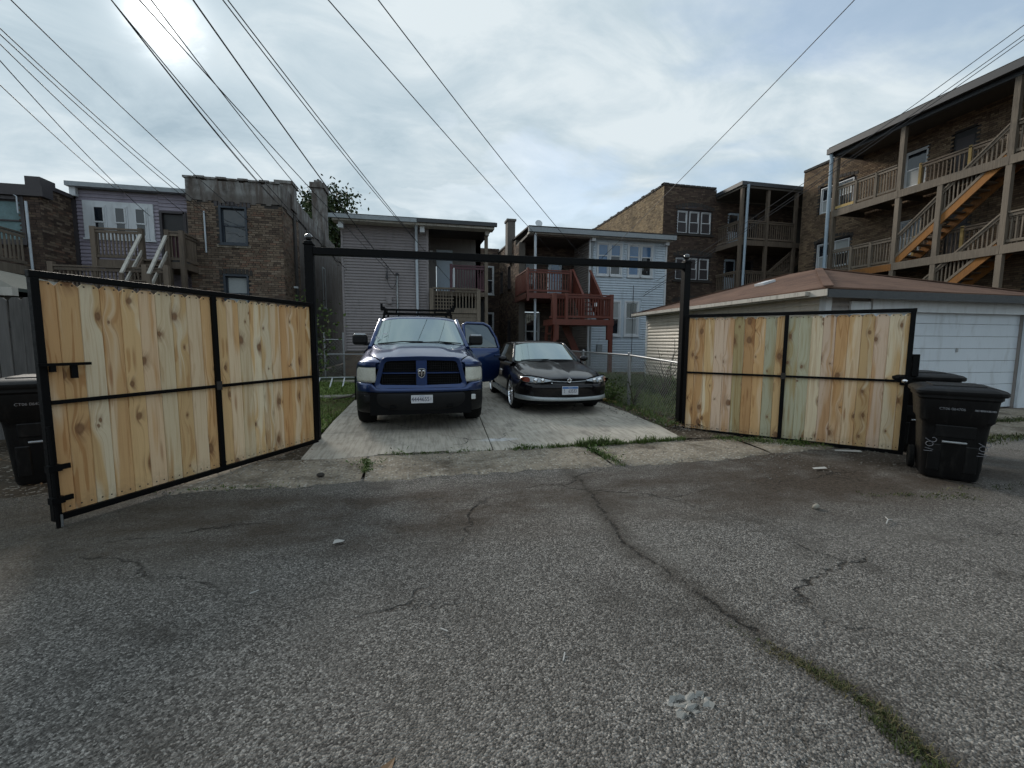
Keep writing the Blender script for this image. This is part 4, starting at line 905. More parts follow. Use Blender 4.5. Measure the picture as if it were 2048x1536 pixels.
for zf in (7.58, 4.73, 1.9):
    pts = [16.9, 16.0, 15.15, 14.3]
    for i in range(3): railing(p, (PX, pts[i], zf), (PX, pts[i+1]+.04, zf), 1.02, M_GREYWOOD, .115, wig=.03)
    for y in pts[1:3]: post(p, PX, y, zf-.05, zf+1.05, M_GREYWOOD, .09)
    railing(p, (PX, 10.75, zf), (PX, 8.1, zf), 1.02, M_GREYWOOD, .13, wig=.03)
    railing(p, (PX+.85, 14.1, zf), (PX+.85, 10.9, zf), 1.02, M_LUMBER, .13, wig=.03)       # inner guard by the flight
    for y in (14.1, 12.5): post(p, PX+.85, y, zf-.05, zf+1.08, M_YELLOWWOOD, .09)
MB().box(PX-.05, 16.05, 7.62, PX-.02, 16.9, 7.74).build('kick_board', M_YELLOWWOOD, p)
for z0, z1 in ((4.73, 7.58), (1.9, 4.73)):
    stairs(p, (PX+.02, 14.15, z0+.02), (PX+.02, 10.95, z1), (1, 0, 0), .78, 15, M_LUMBER, M_ORANGE)
    railing(p, (PX, 14.15, z0+.12), (PX, 10.95, z1+.1), .92, M_GREYWOOD, .12, wig=.02)
spout(p, [(18.66, 17.12, 10.15), (18.70, 17.1, 9.9), (18.72, 17.1, .2)], M_SPOUTBLUE, .075)

# ================================================================== GARAGES
h = thing('garage', 'low garage with brown-red hipped shingle roof and white overhead door', 'garage', (10.6, 9.8, .0))
lf = Fr(7.75, 7.0, LEFTW); fr = Fr(0, 7.0)
wall(h, lf, -6.7, 0, 0, 2.42, M_SCREAM, thick=.12); clap(h, lf, -6.62, -.09, .12, 2.40, M_SCREAM, .104)
MB().box(-.09, -.035, .05, .03, .02, 2.42).build('corner_board', M_WHITE, h, lf.M); MB().box(-6.72, -.035, .05, -6.62, .1, 2.42).build('corner_board', M_WHITE, h, lf.M)
wall(h, fr, 7.87, 13.4, 0, 2.42, M_SBROWN, [(8.95, 13.1, 0, 2.1)], thick=.14); clap(h, fr, 7.86, 8.85, .1, 2.32, M_SBROWN, .104)
MB().box(7.72, 6.955, .05, 7.86, 7.0, 2.42).build('corner_board', M_WHITE, h)
MB().box(8.30, 6.93, 2.02, 8.78, 6.975, 2.28).build('patch_board', M_WHITE, h)
MB().box(8.83, 6.93, 2.1, 13.25, 6.99, 2.41).build('door_header', M_WHITE, h); MB().box(8.83, 6.935, .03, 8.95, 6.99, 2.1).build('door_frame', M_WHITE, h); MB().box(13.1, 6.935, .03, 13.42, 6.99, 2.1).build('door_frame', M_GDOOR, h)
for i in range(8): MB().box(8.97, 7.05, .05+.262*i, 13.1, 7.09, .05+.262*(i+1)-.007).build('door_panel', M_GDOOR, h, bevel=.004)
MB().box(8.95, 7.09, .03, 13.12, 7.13, 2.12).build('door_back', M_SBROWN, h)
for x, z_ in ((10.0, 1.32), (11.3, 1.28), (10.9, .62)): MB().box(x, 7.03, z_, x+.05, 7.052, z_+.09).build('latch_plate', M_GALV, h)
wall(h, Fr(13.4, 7.0, RIGHTW), .14, 6.7, 0, 2.42, M_SBROWN, thick=.12); wall(h, Fr(13.4, 13.7, math.pi), .12, 5.5, 0, 2.42, M_SBROWN, thick=.12)
ex0, ex1, ey0, ey1, ez, pz = 7.42, 13.78, 6.66, 14.02, 2.50, 3.46
A_, B_, C_, D_ = (ex0, ey0, ez), (ex1, ey0, ez-.03), (ex1, ey1, ez), (ex0, ey1, ez-.05); P_, Q_ = (10.6, 9.84, pz), (10.6, 10.84, pz)
MB().add([A_, B_, C_, D_, P_, Q_], [(0, 1, 4), (1, 2, 5, 4), (2, 3, 5), (3, 0, 4, 5)]).build('roof', M_SHINGLE, h, solid=.03)
mb = MB(); [mb.bar(a_, b_, .16, .02) for a_, b_ in ((A_, P_), (B_, P_), (C_, Q_), (D_, Q_))]; mb.build('hip_cap', M_SHINGLE, h, T(0, 0, .012))
MB().box(ex0, ey0+.02, ez-.16, ex0+.03, ey1, ez-.035).build('fascia', M_DIRTYWHITE, h); MB().box(ex0+.02, ey0, ez-.19, ex1, ey0+.03, ez-.04).build('fascia', M_FASCIA, h)
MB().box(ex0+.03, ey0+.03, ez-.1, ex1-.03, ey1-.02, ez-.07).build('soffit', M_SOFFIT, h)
MB().box(ex0-.09, ey0+.4, ez-.13, ex0-.002, ey1+.05, ez-.05).build('gutter', M_DIRTYWHITE, h)
MB().box(-.2, -.16, 0, .2, .16, .06).build('roof_vent', M_WHITE, h, T(9.35, 10.3, 3.075) @ Matrix.Rotation(rad(-16.5), 4, 'Y'))

h = thing('garage', 'neighbouring garage with pale green-grey roof behind the old fence at left', 'garage', (-9, 9, 0))
MB().box(-13, 8.3, 0, -6.1, 12.2, 2.1).build('wall', M_SDARK, h)
MB().add([(-13.4, 7.75, 2.20), (-5.75, 7.75, 2.20), (-8.2, 10.2, 2.85), (-13.4, 10.2, 2.85), (-5.75, 12.6, 2.20), (-13.4, 12.6, 2.20)], [(0, 1, 2, 3), (3, 2, 4, 5), (1, 4, 2)]).build('roof', worn((.085, .10, .092), .3, 3, rough=.9, spec=.03), h, solid=.05)
MB().box(-13.4, 7.66, 2.08, -5.72, 7.76, 2.20).build('gutter', M_DIRTYWHITE, h); MB().box(-13.3, 7.77, 2.03, -5.9, 8.3, 2.09).build('soffit', M_SOFFIT, h)

# ================================================================== FENCES
def dogear(w_, h, t=.016, c=.035):
    P = [(-w_/2, 0), (w_/2, 0), (w_/2, h-c), (w_/2-c, h), (-w_/2+c, h), (-w_/2, h-c)]; e = .0045
    Q = [(a*(1-2*e/w_), max(e*.3, min(b, h-e))) for a, b in P]
    mb = MB(); mb.add([(a, 0, b) for a, b in Q]+[(a, .006, b) for a, b in P]+[(a, t, b) for a, b in P],
        [tuple(range(6)), tuple(range(17, 11, -1))]+[(k*6+i, k*6+(i+1) % 6, k*6+6+(i+1) % 6, k*6+6+i) for k in (0, 1) for i in range(6)]); return mb
f = thing('board_fence', 'old grey weathered board fence at the left edge behind the open gate', 'fence', (-5, 7.1, 0))
me = dogear(.14, 1.92, .02).mesh('picket', M_OLDFENCE)
for i in range(26):
    inst('picket', me, f, T(-7.6+.146*i, 7.05+rnd.uniform(-.004, .004), .08+rnd.uniform(-.015, .015)) @ Matrix.Rotation(rnd.uniform(-.008, .008), 4, 'Y'))
for z_ in (.5, 1.6): MB().box(-7.7, 7.075, z_, -3.85, 7.12, z_+.09).build('rail', M_OLDFENCE, f)
for x in (-7.6, -5.8, -3.9): post(f, x, 7.17, 0, 2.0, M_OLDFENCE, .09)

f = thing('chain_fence', 'galvanised chain-link fence with leaning post along the drive beside the black car', 'fence', (4.42, 11, 0))
def chain(f, pts, h, z, m=M_CHAIN, pitch=.07, r=.0036):
    mb = MB()
    for a, b in zip(pts, pts[1:]):
        a, b = Vector(a), Vector(b); L = (b-a).length; d = (b-a)/L; n = int((L+h)/pitch)
        for i in range(n):
            for s in (1, -1):
                s0 = i*pitch-(h if s > 0 else 0); lo, hi = 0.0, h
                q0, q1 = (s0, 0), (s0+h, h)
                if s < 0: q0, q1 = (s0, 0), (s0-h, h)
                # clip to 0..L
                t0, t1 = 0.0, 1.0; du = q1[0]-q0[0]
                for lim, sg in ((0, 1), (L, -1)):
                    va, vb = sg*(q0[0]-lim), sg*(q1[0]-lim)
                    if va < 0 and vb < 0: t1 = -1
                    elif va < 0: t0 = max(t0, va/(va-vb))
                    elif vb < 0: t1 = min(t1, va/(va-vb))
                if t1 <= t0: continue
                P = a+d*(q0[0]+du*t0)+Vector((0, 0, z+h*t0)); Q = a+d*(q0[0]+du*t1)+Vector((0, 0, z+h*t1))
                off = d.cross(Vector((0, 0, 1)))*.004*s
                mb.tube([P+off, Q+off], r, 3, False)
    return mb.build('chain_mesh', m, f, fix=False)
chain(f, [(4.38, 6.6, 0), (4.42, 8.55, 0), (4.5, 17, 0)], 1.06, .1)
for k, y in enumerate((8.5, 11.2, 13.9, 16.9)):
    x = 4.42+.006*(y-8.5)
    MB().tube([(x+.02, y, .0), (x, y, 1.20)], .03 if k else .036, 10).build('post', M_GALV, f, smooth=50); MB().sphere((x, y, 1.215), .036, 10, 6).build('post_cap', M_GALV, f, smooth=180)
MB().tube([(4.38, 6.5, 1.10), (4.42, 8.5, 1.18), (4.45, 11.2, 1.185), (4.5, 16.9, 1.2)], .021, 8).build('top_rail', M_GALV, f, smooth=50)
f = thing('chain_fence', 'low chain-link fence at the back of the lawn in front of the grey house', 'fence', (-3, 15.6, 0))
chain(f, [(-5.2, 15.6, 0), (-1.4, 15.6, 0)], .95, .05, pitch=.1, r=.003)
MB().tube([(-5.2, 15.6, 1.0), (-1.4, 15.6, 1.0)], .02, 8).build('top_rail', M_GALV, f)
for x in (-5.2, -1.45): MB().tube([(x, 15.6, 0), (x, 15.6, 1.05)], .03, 8).build('post', M_GALV, f)
f = thing('yard_gate', 'tall grey pipe gate in front of the dark passage left of the grey house', 'gate', (-2.9, 16.2, 0))
for x in (-3.25, -2.62): MB().tube([(x, 16.2, 0), (x, 16.2, 1.75)], .035, 8).build('post', M_GALV, f)
MB().tube([(-3.25, 16.2, 1.5), (-2.62, 16.2, 1.5)], .018, 8).build('top_rail', M_GALV, f); chain(f, [(-3.22, 16.2, 0), (-2.65, 16.2, 0)], 1.4, .1, pitch=.12, r=.003)

# ================================================================== GATE
g = thing('gateway', 'black steel gate posts with ball finials and overhead beam across the drive', 'gateway', (1.4, 6.4, 0))
LP, RP = (-1.44, 6.42), (4.30, 6.42)
for x, y in (LP, RP):
    MB().box(x-.055, y-.055, -.05, x+.055, y+.055, 2.74).build('post', M_BLACK, g, bevel=.006)
    MB().box(x-.066, y-.066, 2.742, x+.066, y+.066, 2.765).box(x-.05, y-.05, 2.766, x+.05, y+.05, 2.79).build('post_cap', M_BLACK, g, bevel=.006)
    MB().sphere((x, y, 2.845), .05, 16, 10).tube([(x, y, 2.78), (x, y, 2.81)], .02, 10).build('finial', mat('gloss_black', (.01, .01, .011), .12, coat=1), g, smooth=180)
MB().bar((LP[0]+.055, 6.42, 2.665), (RP[0]-.055, 6.42, 2.695), .1, .1).build('beam', M_BLACK, g, bevel=.006)

def leaf(label, hinge, free, ztop, zbot, cols, left):
    hx, hy = hinge; fx, fy = free; ang = math.atan2(fy-hy, fx-hx) if not left else math.atan2(hy-fy, hx-fx)
    L = math.hypot(fx-hx, fy-hy); ox, oy = (free if left else hinge)
    g = thing('gate_leaf', label, 'gate', (ox, oy, 0), ang, 'open gate leaves')     # local x along the leaf, -y faces the camera
    s = .05; H = ztop-zbot; mid = L*.5
    mbx = lambda *a: MB().box(*a)
    mbx(0, -s/2, zbot, s, s/2, ztop-s).build('stile', M_BLACK, g, local=True, bevel=.004)
    mbx(L-s, -s/2, zbot, L, s/2, ztop-s).build('stile', M_BLACK, g, local=True, bevel=.004)
    mbx(mid-s/2, -s/2, zbot+s, mid+s/2, s/2, ztop-s).build('stile', M_BLACK, g, local=True, bevel=.004)
    mbx(-.005, -s/2, ztop-s, L+.005, s/2, ztop).build('top_rail', M_BLACK, g, local=True, bevel=.004)
    mbx(s, -s/2, zbot, L-s, s/2, zbot+s).build('bottom_rail', M_BLACK, g, local=True, bevel=.004)
    for a, b in ((s, mid-s/2), (mid+s/2, L-s)): mbx(a, -.028, .955, b, .0, .985).build('middle_rail', M_BLACK, g, local=True)
    for sgn in (-1, 1): pass
    pw = .1395; i = 0; x = .012
    hh = ztop-zbot-2*s-.006
    while x < L-.03:
        ww = min(pw, L-.012-x); c = cols[i % len(cols)]
        key = round(ww, 3)
        if key not in PK: PK[key] = dogear(ww-.0015, hh, .016, .034 if ww > .08 else .012).mesh('picket', M_PICKET)
        inst('picket', PK[key], g, T(x+ww/2, .004+rnd.uniform(0, .003), zbot+s-.004+rnd.uniform(-.006, .006)) @ Matrix.Rotation(rnd.uniform(-.0008, .0008), 4, 'Y'), local=True, color=c)
        x += pw; i += 1
    # screw heads
    sc = MB()
    for k in range(i):
        for z_ in (zbot+s+.035, ztop-s-.035):
            for q in (.035, .10):
                if .012+k*pw+q < L-.03: sc.lathe([(.007, 0), (.001, .002)], 6, T(.012+k*pw+q, .0035, z_) @ Matrix.Rotation(rad(90), 4, 'X'))
    sc.build('screws', M_BURN, g, local=True, fix=False)['kind'] = 'stuff'
    for xx in (L*.5,): mbx(xx-.03, -.03, .93, xx+.03, -.0255, 1.02).build('weld_plate', M_BURN, g, local=True)
    return g, L
PK = {}
def tone(kind):
    k = rnd.uniform(.9, 1.08)
    b = {'c': (.78, .645, .445), 't': (.755, .575, .375), 'o': (.705, .505, .315), 'g': (.53, .505, .35), 'p': (.73, .54, .39), 'y': (.75, .60, .39)}[kind]
    return tuple(q*k for q in b)
gl, L = leaf('left open gate leaf of new pale pine boards in black frame with slide latch', (-1.40, 6.28), (-2.78, 3.86), 1.955, .05, [tone(q) for q in 'otctcoycttctycctotty'], True)
MB().box(-.02, -.06, 1.25, .30, -.030, 1.272).build('latch_bar', M_BLACK, gl, local=True); MB().box(.05, -.05, 1.205, .085, -.026, 1.25).build('latch_bracket', M_BLACK, gl, local=True); MB().box(.175, -.05, 1.15, .215, -.026, 1.25).build('latch_bracket', M_BLACK, gl, local=True)
MB().tube([(.005, -.055, -.02), (.005, -.055, .80)], .014, 8).build('drop_rod', M_BLACK, gl, local=True)
MB().tube([(.035, -.04, -.0), (.035, -.04, .10)], .008, 6).build('drop_pin', M_GALV, gl, local=True)
for z_ in (.20, .45): MB().box(-.03, -.08, z_, .05, -.026, z_+.05).box(.05, -.04, z_, .12, -.026, z_+.04).build('rod_bracket', M_BLACK, gl, local=True)
gr, L2 = leaf('right open gate leaf with some greenish boards in black frame and round knob', (4.26, 6.30), (6.20, 4.32), 1.905, .0, [tone(q) for q in 'tocppgotgcggcpotcpcct'], False)
MB().box(L2-.10, -.045, .92, L2+.02, -.026, 1.03).build('latch_plate', M_BLACK, gr, local=True); MB().sphere((L2-.06, -.07, .975), .034, 14, 8, (1, .8, .8)).build('knob', M_CHROME, gr, local=True, smooth=180)
MB().box(L2+.005, -.05, 1.04, L2+.07, .03, 1.32).build('lock_box', M_BLACK, gr, local=True, bevel=.004)

# ================================================================== BINS
def bin_(label, x, y, rz, first=False, marks=True):
    b = thing('trash_bin', label, 'trash bin', (x, y, 0), rz, 'black wheeled bins')   # front faces local -y
    def ring(hw, hd, z_, y0=0, c=.07):
        pts = []
        for sx, sy, a0 in ((1, -1, -90), (1, 1, 0), (-1, 1, 90), (-1, -1, 180)):
            for k in range(4):
                t = rad(a0+30*k); pts.append((sx*(hw-c)+c*math.cos(t), y0+sy*(hd-c)+c*math.sin(t), z_))
        return pts+[pts[0]]
    rows = [ring(.235, .27, .02, .03), ring(.245, .285, .06, .03), ring(.275, .325, .60, .012), ring(.28, .335, .66, .01), ring(.305, .36, .70, .0), ring(.325, .385, .93, 0), ring(.345, .405, .95, 0), ring(.345, .405, .99, 0)]
    MB().grid(rows).add(rows[0][:-1], [tuple(range(len(rows[0])-1))]).build('body', M_BINP, b, local=True, smooth=35)
    fz = lambda z_: -(.255+(.335-.255)*z_/.66)+.012
    MB().box(-.17, -.322, .50, .17, -.28, .645).warp(lambda a, b_, c: (a, b_-.107*(c-.57)+.0, c)).build('pocket', M_BINP, b, local=True, bevel=.012)
    MB().tube([(-.10, -.325, .455), (.10, -.325, .455)], .013, 8).build('grab_bar', M_GALV, b, local=True)
    for q in (-.15, .15): MB().box(q-.055, -.284, .10, q+.055, -.25, .42).warp(lambda a, b_, c: (a, b_-.107*(c-.26), c)).build('rib', M_BINP, b, local=True, bevel=.015)
    l0 = [ring(.36, .43, .985, -.01), ring(.372, .44, 1.0, -.01), ring(.372, .44, 1.03, -.01), ring(.35, .42, 1.05, -.01), ring(.28, .33, 1.075, 0), ring(.02, .02, 1.08, 0, .015)]
    lid = MB().grid(l0).build('lid', M_BINP, b, local=True, smooth=35)
    MB().box(-.22, -.28, 1.068, .22, .26, 1.088).build('lid_panel', M_BINP, lid, local=True, bevel=.012)
    MB().tube([(-.25, .40, .93), (-.25, .50, 1.0), (.25, .50, 1.0), (.25, .40, .93)], .018, 8).build('handle', M_BINP, b, local=True, smooth=60)
    for sx in (-1, 1):
        wh = MB().lathe([(.001, -.03), (.13, -.03), (.14, -.02), (.14, .02), (.13, .03), (.001, .03)], 20, T(sx*.29, .27, .14) @ Matrix.Rotation(rad(90), 4, 'Y')).build('wheel', M_RUBBER, b, local=True, smooth=40)
    if marks:
        text(b, 'CT06 064706', .038, T(-.05, -.3775, .832) @ Matrix.Rotation(rad(85), 4, 'X'), M_PRINT, 'serial_number')
        bc = MB(); xx = .125
        while xx < .285: ww = rnd.choice((.003, .005, .008)); bc.box(xx, -.3785, .823, xx+ww, -.377, .842); xx += ww+rnd.choice((.002, .004))
        bc.build('barcode', M_PRINT, b, local=True)
    return b
def scrawl(b, strokes, x0, z0, s, name='chalk_scrawl'):
    mb = MB()
    for st in strokes:
        pts = [(x0+s*u, -(.290+.105*(z0+s*v)*.75) if True else 0, z0+s*v) for u, v in st]; mb.tube(pts, .0035, 5)
    mb.build(name, M_CHALK, b, local=True)
cu = lambda cx, cy, rx, ry, a0, a1, n=10: [(cx+rx*math.cos(rad(a0+(a1-a0)*i/n)), cy+ry*math.sin(rad(a0+(a1-a0)*i/n))) for i in range(n+1)]
RZ = math.atan2(-.52, .85)-math.pi/2+rad(62)
b1 = bin_('black wheeled bin standing against the right gate leaf, white serial and chalk scrawls', 5.68, 3.52, rad(-50)); b1.scale = (.92, .93, .94)
for dx_ in (-.225, .205):
    scrawl(b1, [[(0, 0), (.75, .02)], [(.1, .35), (.8, .2)], cu(.45, .85, .32, .28, 0, 360), [(.05, 1.45), (.5, 1.15)]+cu(.75, 1.35, .25, .25, -100, 120)], dx_-.02, .33, .10)
bin_('black wheeled bin behind the other, half hidden by the right gate leaf', 6.62, 4.55, rad(-38), marks=False)
bin_('black wheeled bin behind the free end of the left gate leaf', -3.76, 5.32, rad(24))

# ================================================================== YARD THINGS
l = thing('ladder', 'aluminium ladder lying flat on the lawn beside the blue pickup', 'ladder', (-2.6, 13.2, .16), rad(2)); l.rotation_mode = 'XYZ'; l.rotation_euler = (rad(24), 0, rad(2))
for y in (-.34, .34): MB().box(-2.1, y-.02, .02, 1.3, y+.02, .09).build('side_rail', M_DULLCHROME if y > 0 else M_FASCIA, l, local=True)
for i in range(10): MB().bar((-1.95+.34*i, -.33, .07), (-2.0+.34*i+.05, .33, .07), .035, .03).build('rung', M_ALU, l, local=True)
tag(MB().box(-.95, -.18, 0, 1.25, .18, .05).build('stone_slab', M_KERB, None, T(-2.5, 10.75, .105) @ Matrix.Rotation(.12, 4, 'Z'), bevel=.015), 'long pale concrete slab lying in the grass left of the pickup', 'slab')
tag(MB().box(-1.1, -.22, 0, .9, .22, .06).build('stone_slab', M_KERB, None, T(-2.6, 15.0, .09), bevel=.015), 'pale stone edging at the back of the lawn by the low fence', 'slab')
tag(MB().box(-.75, -.05, 0, .75, .05, .05).build('timber_offcut', M_YELLOWWOOD, None, T(4.2, 9.5, .10) @ Matrix.Rotation(rad(95), 4, 'Z')), 'pale timber offcut lying on the soil beside the black car', 'timber')
tag(MB().tube([(-1.9, 10.1, .16), (-1.55, 10.25, .2), (-1.42, 10.4, .26)], .02, 6).build('branch', M_BARK, None), 'short dark stick poking out beside the pickup tyre', 'stick')

# ================================================================== PLANTS
def leafquad(mb, c, d, n, L, W):
    s = d.cross(n)
    s = s.normalized()*W if s.length > 1e-4 else Vector((W, 0, 0))
    mb.add([c, c+d*L*.5+s*.5, c+d*L, c+d*L*.5-s*.5], [(0, 1, 2, 3)])
def rv(r=rnd): return Vector((r.uniform(-1, 1), r.uniform(-1, 1), r.uniform(-1, 1)))
def tuft(mb, x, y, z, n, h, spread, wd=.006):
    for _ in range(n):
        a = rnd.uniform(0, 6.283); L = h*rnd.uniform(.5, 1.15); ln = rnd.uniform(.1, .75)
        bx, by = x+spread*rnd.gauss(0, .45), y+spread*rnd.gauss(0, .45)
        d = Vector((math.cos(a)*ln, math.sin(a)*ln, 1)); s = Vector((-math.sin(a), math.cos(a), 0))*wd*rnd.uniform(.6, 1.3)
        b = Vector((bx, by, z)); m_ = b+d*L*.55; t = b+Vector((d.x*1.6, d.y*1.6, .8))*L
        mb.add([b-s, b+s, m_+s*.7, t, m_-s*.7], [(0, 1, 2, 4), (4, 2, 3)])
def lawngrass(name, label, x0, x1, y0, y1, zf, n, h, wd, dry=.0, keep=None, m=None):
    mb = MB()
    for _ in range(n):
        x, y = rnd.uniform(x0, x1), rnd.uniform(y0, y1)
        if keep and not keep(x, y): continue
        tuft(mb, x, y, zf(x, y)-.01, 3, h*rnd.uniform(.5, 1.3), .05, wd)
    o = mb.build(name, m or M_GRASS, None, fix=False); return tag(o, label, 'grass', kind='stuff')
patchy = lambda x, y: math.sin(x*1.7+2*math.sin(y*.9))+math.sin(y*1.3+1.1*x)+rnd.uniform(-1.2, 1.2) > -.55
lawngrass('grass', 'patchy mown grass on the lawn left of the pickup', -4.8, -1.48, 6.5, 16.5, lawnz, 17000, .105, .0075, keep=patchy)
lawngrass('grass', 'dry straw-coloured grass among the green on the lawn', -4.8, -1.48, 6.4, 12.5, lawnz, 1800, .07, .006, m=M_DRY, keep=lambda x, y: not patchy(x, y))
lawngrass('grass', 'grass of the yard behind the chain-link fence', 4.5, 7.65, 6.9, 18, lambda x, y: lawnz(x, y)+.02, 6500, .13, .008)
lawngrass('grass', 'tall dark weeds along the cream garage wall', 5.9, 7.65, 7.6, 13.8, lambda x, y: lawnz(x, y), 2200, .42, .012, m=M_WEED)
mb = MB()
def line_tufts(mb, pts, n, h, spread, k=5, wd=.004):
    for _ in range(n):
        i = rnd.randrange(len(pts)-1); t = rnd.random(); a, b = pts[i], pts[i+1]
        x, y = a[0]+(b[0]-a[0])*t, a[1]+(b[1]-a[1])*t; zz = a[2]+(b[2]-a[2])*t if len(a) > 2 else .0
        tuft(mb, x+rnd.gauss(0, spread*.4), y+rnd.gauss(0, spread*.4), zz, k, h*rnd.uniform(.4, 1.2), spread*.5, wd)
line_tufts(mb, [(1.53, 1.78, 0), (1.60, 1.62, 0)], 40, .022, .03, 4, .0022); line_tufts(mb, [(1.66, 1.50, 0), (1.74, 1.30, 0), (1.75, 1.12, 0), (1.70, .90, 0)], 230, .030, .040, 4, .0024)
line_tufts(mb, [(1.7, 1.2, 0), (1.66, .85, 0)], 120, .034, .045, 4, .0026)
tag(mb.build('weeds', M_OLIVE, None, fix=False), 'strip of short green weeds in the crack at the bottom right', 'weeds', kind='stuff')
mb = MB(); line_tufts(mb, [(1.60, 1.62, 0), (1.68, 1.44, 0), (1.76, 1.2, 0), (1.72, .9, 0)], 330, .03, .055, 4, .0022)
line_tufts(mb, [(1.44, 2.65, 0), (1.5, 2.3, 0), (1.58, 1.95, 0)], 60, .014, .05, 3, .002)
tag(mb.build('dry_weeds', M_DRY, None, fix=False), 'straw-coloured dry weeds in the crack at the bottom right', 'weeds', kind='stuff')
mb = MB(); e = .03
line_tufts(mb, [(1.2, 5.44, e), (2.2, 5.46, e), (3.4, 5.5, e), (3.8, 5.55, e)], 260, .07, .06, 5, .005); line_tufts(mb, [(2.1, 5.42, e), (2.75, 5.47, e)], 70, .15, .07, 6, .006); line_tufts(mb, [(3.0, 5.45, e), (3.3, 5.5, e)], 25, .16, .05, 5, .005)
line_tufts(mb, [(-.3, 5.45, e), (1.2, 5.43, e)], 45, .05, .04, 4, .005); line_tufts(mb, [(2.2, 5.4, e), (2.24, 5.0, e), (2.32, 4.6, 0)], 90, .06, .07, 5, .005); line_tufts(mb, [(-.62, 5.3, e), (-.6, 4.8, e)], 50, .05, .06, 5, .005)
for cx, cy, n_ in ((2.3, 5.46, 90), (2.55, 5.47, 70), (3.2, 5.5, 50), (2.24, 5.1, 40), (2.28, 4.75, 50), (-.6, 5.05, 50), (-.3, 5.44, 30), (.5, 5.43, 25), (1.4, 5.45, 30), (4.1, 6.6, 60), (4.15, 7.4, 60), (4.8, 5.2, 50), (5.3, 5.0, 40)):
    for _ in range(n_):
        c_ = Vector((cx+rnd.gauss(0, .09), cy+rnd.gauss(0, .04), e+abs(rnd.gauss(0, .03)))); leafquad(mb, c_, Vector((rnd.uniform(-1, 1), rnd.uniform(-1, 1), rnd.uniform(0, .9))).normalized(), Vector((0, 0, 1)), rnd.uniform(.03, .075), rnd.uniform(.012, .028))
line_tufts(mb, [(-2.6, 4.62, 0), (-1.2, 4.58, 0)], 60, .035, .08, 4, .005); line_tufts(mb, [(4.4, 5.5, .03), (5.0, 5.15, .02), (5.6, 4.95, .02)], 320, .045, .22, 5, .005)
tag(mb.build('weeds', M_WEED, None, fix=False), 'weeds growing along the joint between drive and old apron', 'weeds', kind='stuff')
mb = MB(); line_tufts(mb, [(7.2, 4.75, 0), (9.5, 4.8, 0), (13, 4.9, 0)], 420, .06, .22, 5, .007); line_tufts(mb, [(8.5, 5.8, 0), (13, 5.95, 0)], 420, .07, .2, 5, .007); line_tufts(mb, [(4.5, 3.15, 0), (6.3, 3.1, 0)], 0 or 30, .03, .1, 4, .004); line_tufts(mb, [(4.2, 3.2, 0), (5.2, 2.95, 0)], 70, .022, .1, 4, .004)
tag(mb.build('weeds', M_OLIVE, None, fix=False), 'sparse weeds on the old paving in front of the white garage door', 'weeds', kind='stuff')
mb = MB(); line_tufts(mb, [(4.05, 6.2, .08), (4.2, 7.5, .1), (4.35, 9.5, .1)], 200, .12, .2, 5, .006)
tag(mb.build('weeds', M_WEED, None, fix=False), 'weeds in the soil under the chain-link fence', 'weeds', kind='stuff')
# dead leaves and scraps on the soil
mb = MB()
def scatter(n, x0, x1, y0, y1, z_, s):
    for _ in range(n):
        c = Vector((rnd.uniform(x0, x1), rnd.uniform(y0, y1), z_+rnd.uniform(.0, .02))); d = Vector((rnd.uniform(-1, 1), rnd.uniform(-1, 1), rnd.uniform(-.2, .35))).normalized()
        leafquad(mb, c, d, Vector((0, 0, 1)), s*rnd.uniform(.5, 1.2), s*rnd.uniform(.3, .7))
scatter(300, 3.95, 4.6, 6.0, 8.3, .1, .07); scatter(120, -5, -3.3, 4.9, 6.8, .03, .06); scatter(160, 4.2, 6.5, 4.75, 6.6, .04, .05); scatter(60, -2.2, -1.2, 4.9, 6.0, .03, .04)
tag(mb.build('fallen_leaves', M_DEAD, None, fix=False), 'brown fallen leaves on the soil beside the gate posts', 'leaves', kind='stuff')
# loose grit along the edges of the paving
mb = MB()
def grit(n, f, s0, s1):
    for _ in range(n):
        x, y, z_ = f(); s = rnd.uniform(s0, s1)*rnd.choice((.6, .8, 1, 1.3)); a = rnd.uniform(0, 6.28); c, q = math.cos(a)*s, math.sin(a)*s; h_ = s*rnd.uniform(.5, .9)
        mb.add([(x+c, y+q, z_), (x-q*.8, y+c*.8, z_), (x-c, y-q*.9, z_), (x+q*.7, y-c*.8, z_), (x+.2*c, y, z_+h_)], [(0, 1, 4), (1, 2, 4), (2, 3, 4), (3, 0, 4)])
ga = rnd.gauss
grit(1500, lambda: (rnd.uniform(-2.6, 6.2), 4.58+ga(0, .12), .008), .004, .012); grit(700, lambda: (rnd.uniform(-2.4, 4.4), 5.2+ga(0, .25), .028), .004, .012)
grit(900, lambda: (rnd.uniform(3.6, 6.6), rnd.uniform(3.7, 5.2), .006), .004, .013); grit(900, lambda: (rnd.uniform(-4.5, -1.2), rnd.uniform(4.3, 6), .012), .005, .015)
grit(1600, lambda: (1.6+ga(0, .55), rnd.uniform(.9, 4.3), .004), .002, .006); grit(1600, lambda: (rnd.uniform(-2.5, 4), rnd.uniform(1.0, 3.6), .003), .002, .006); grit(500, lambda: (4.15+ga(0, .2), rnd.uniform(5.8, 9), .1), .006, .02)
tag(mb.build('gravel', worn((.17, .155, .135), .6, 60, rough=.9, amt=.6), None, fix=False), 'loose grit and small stones strewn over the alley and apron', 'gravel', kind='stuff')
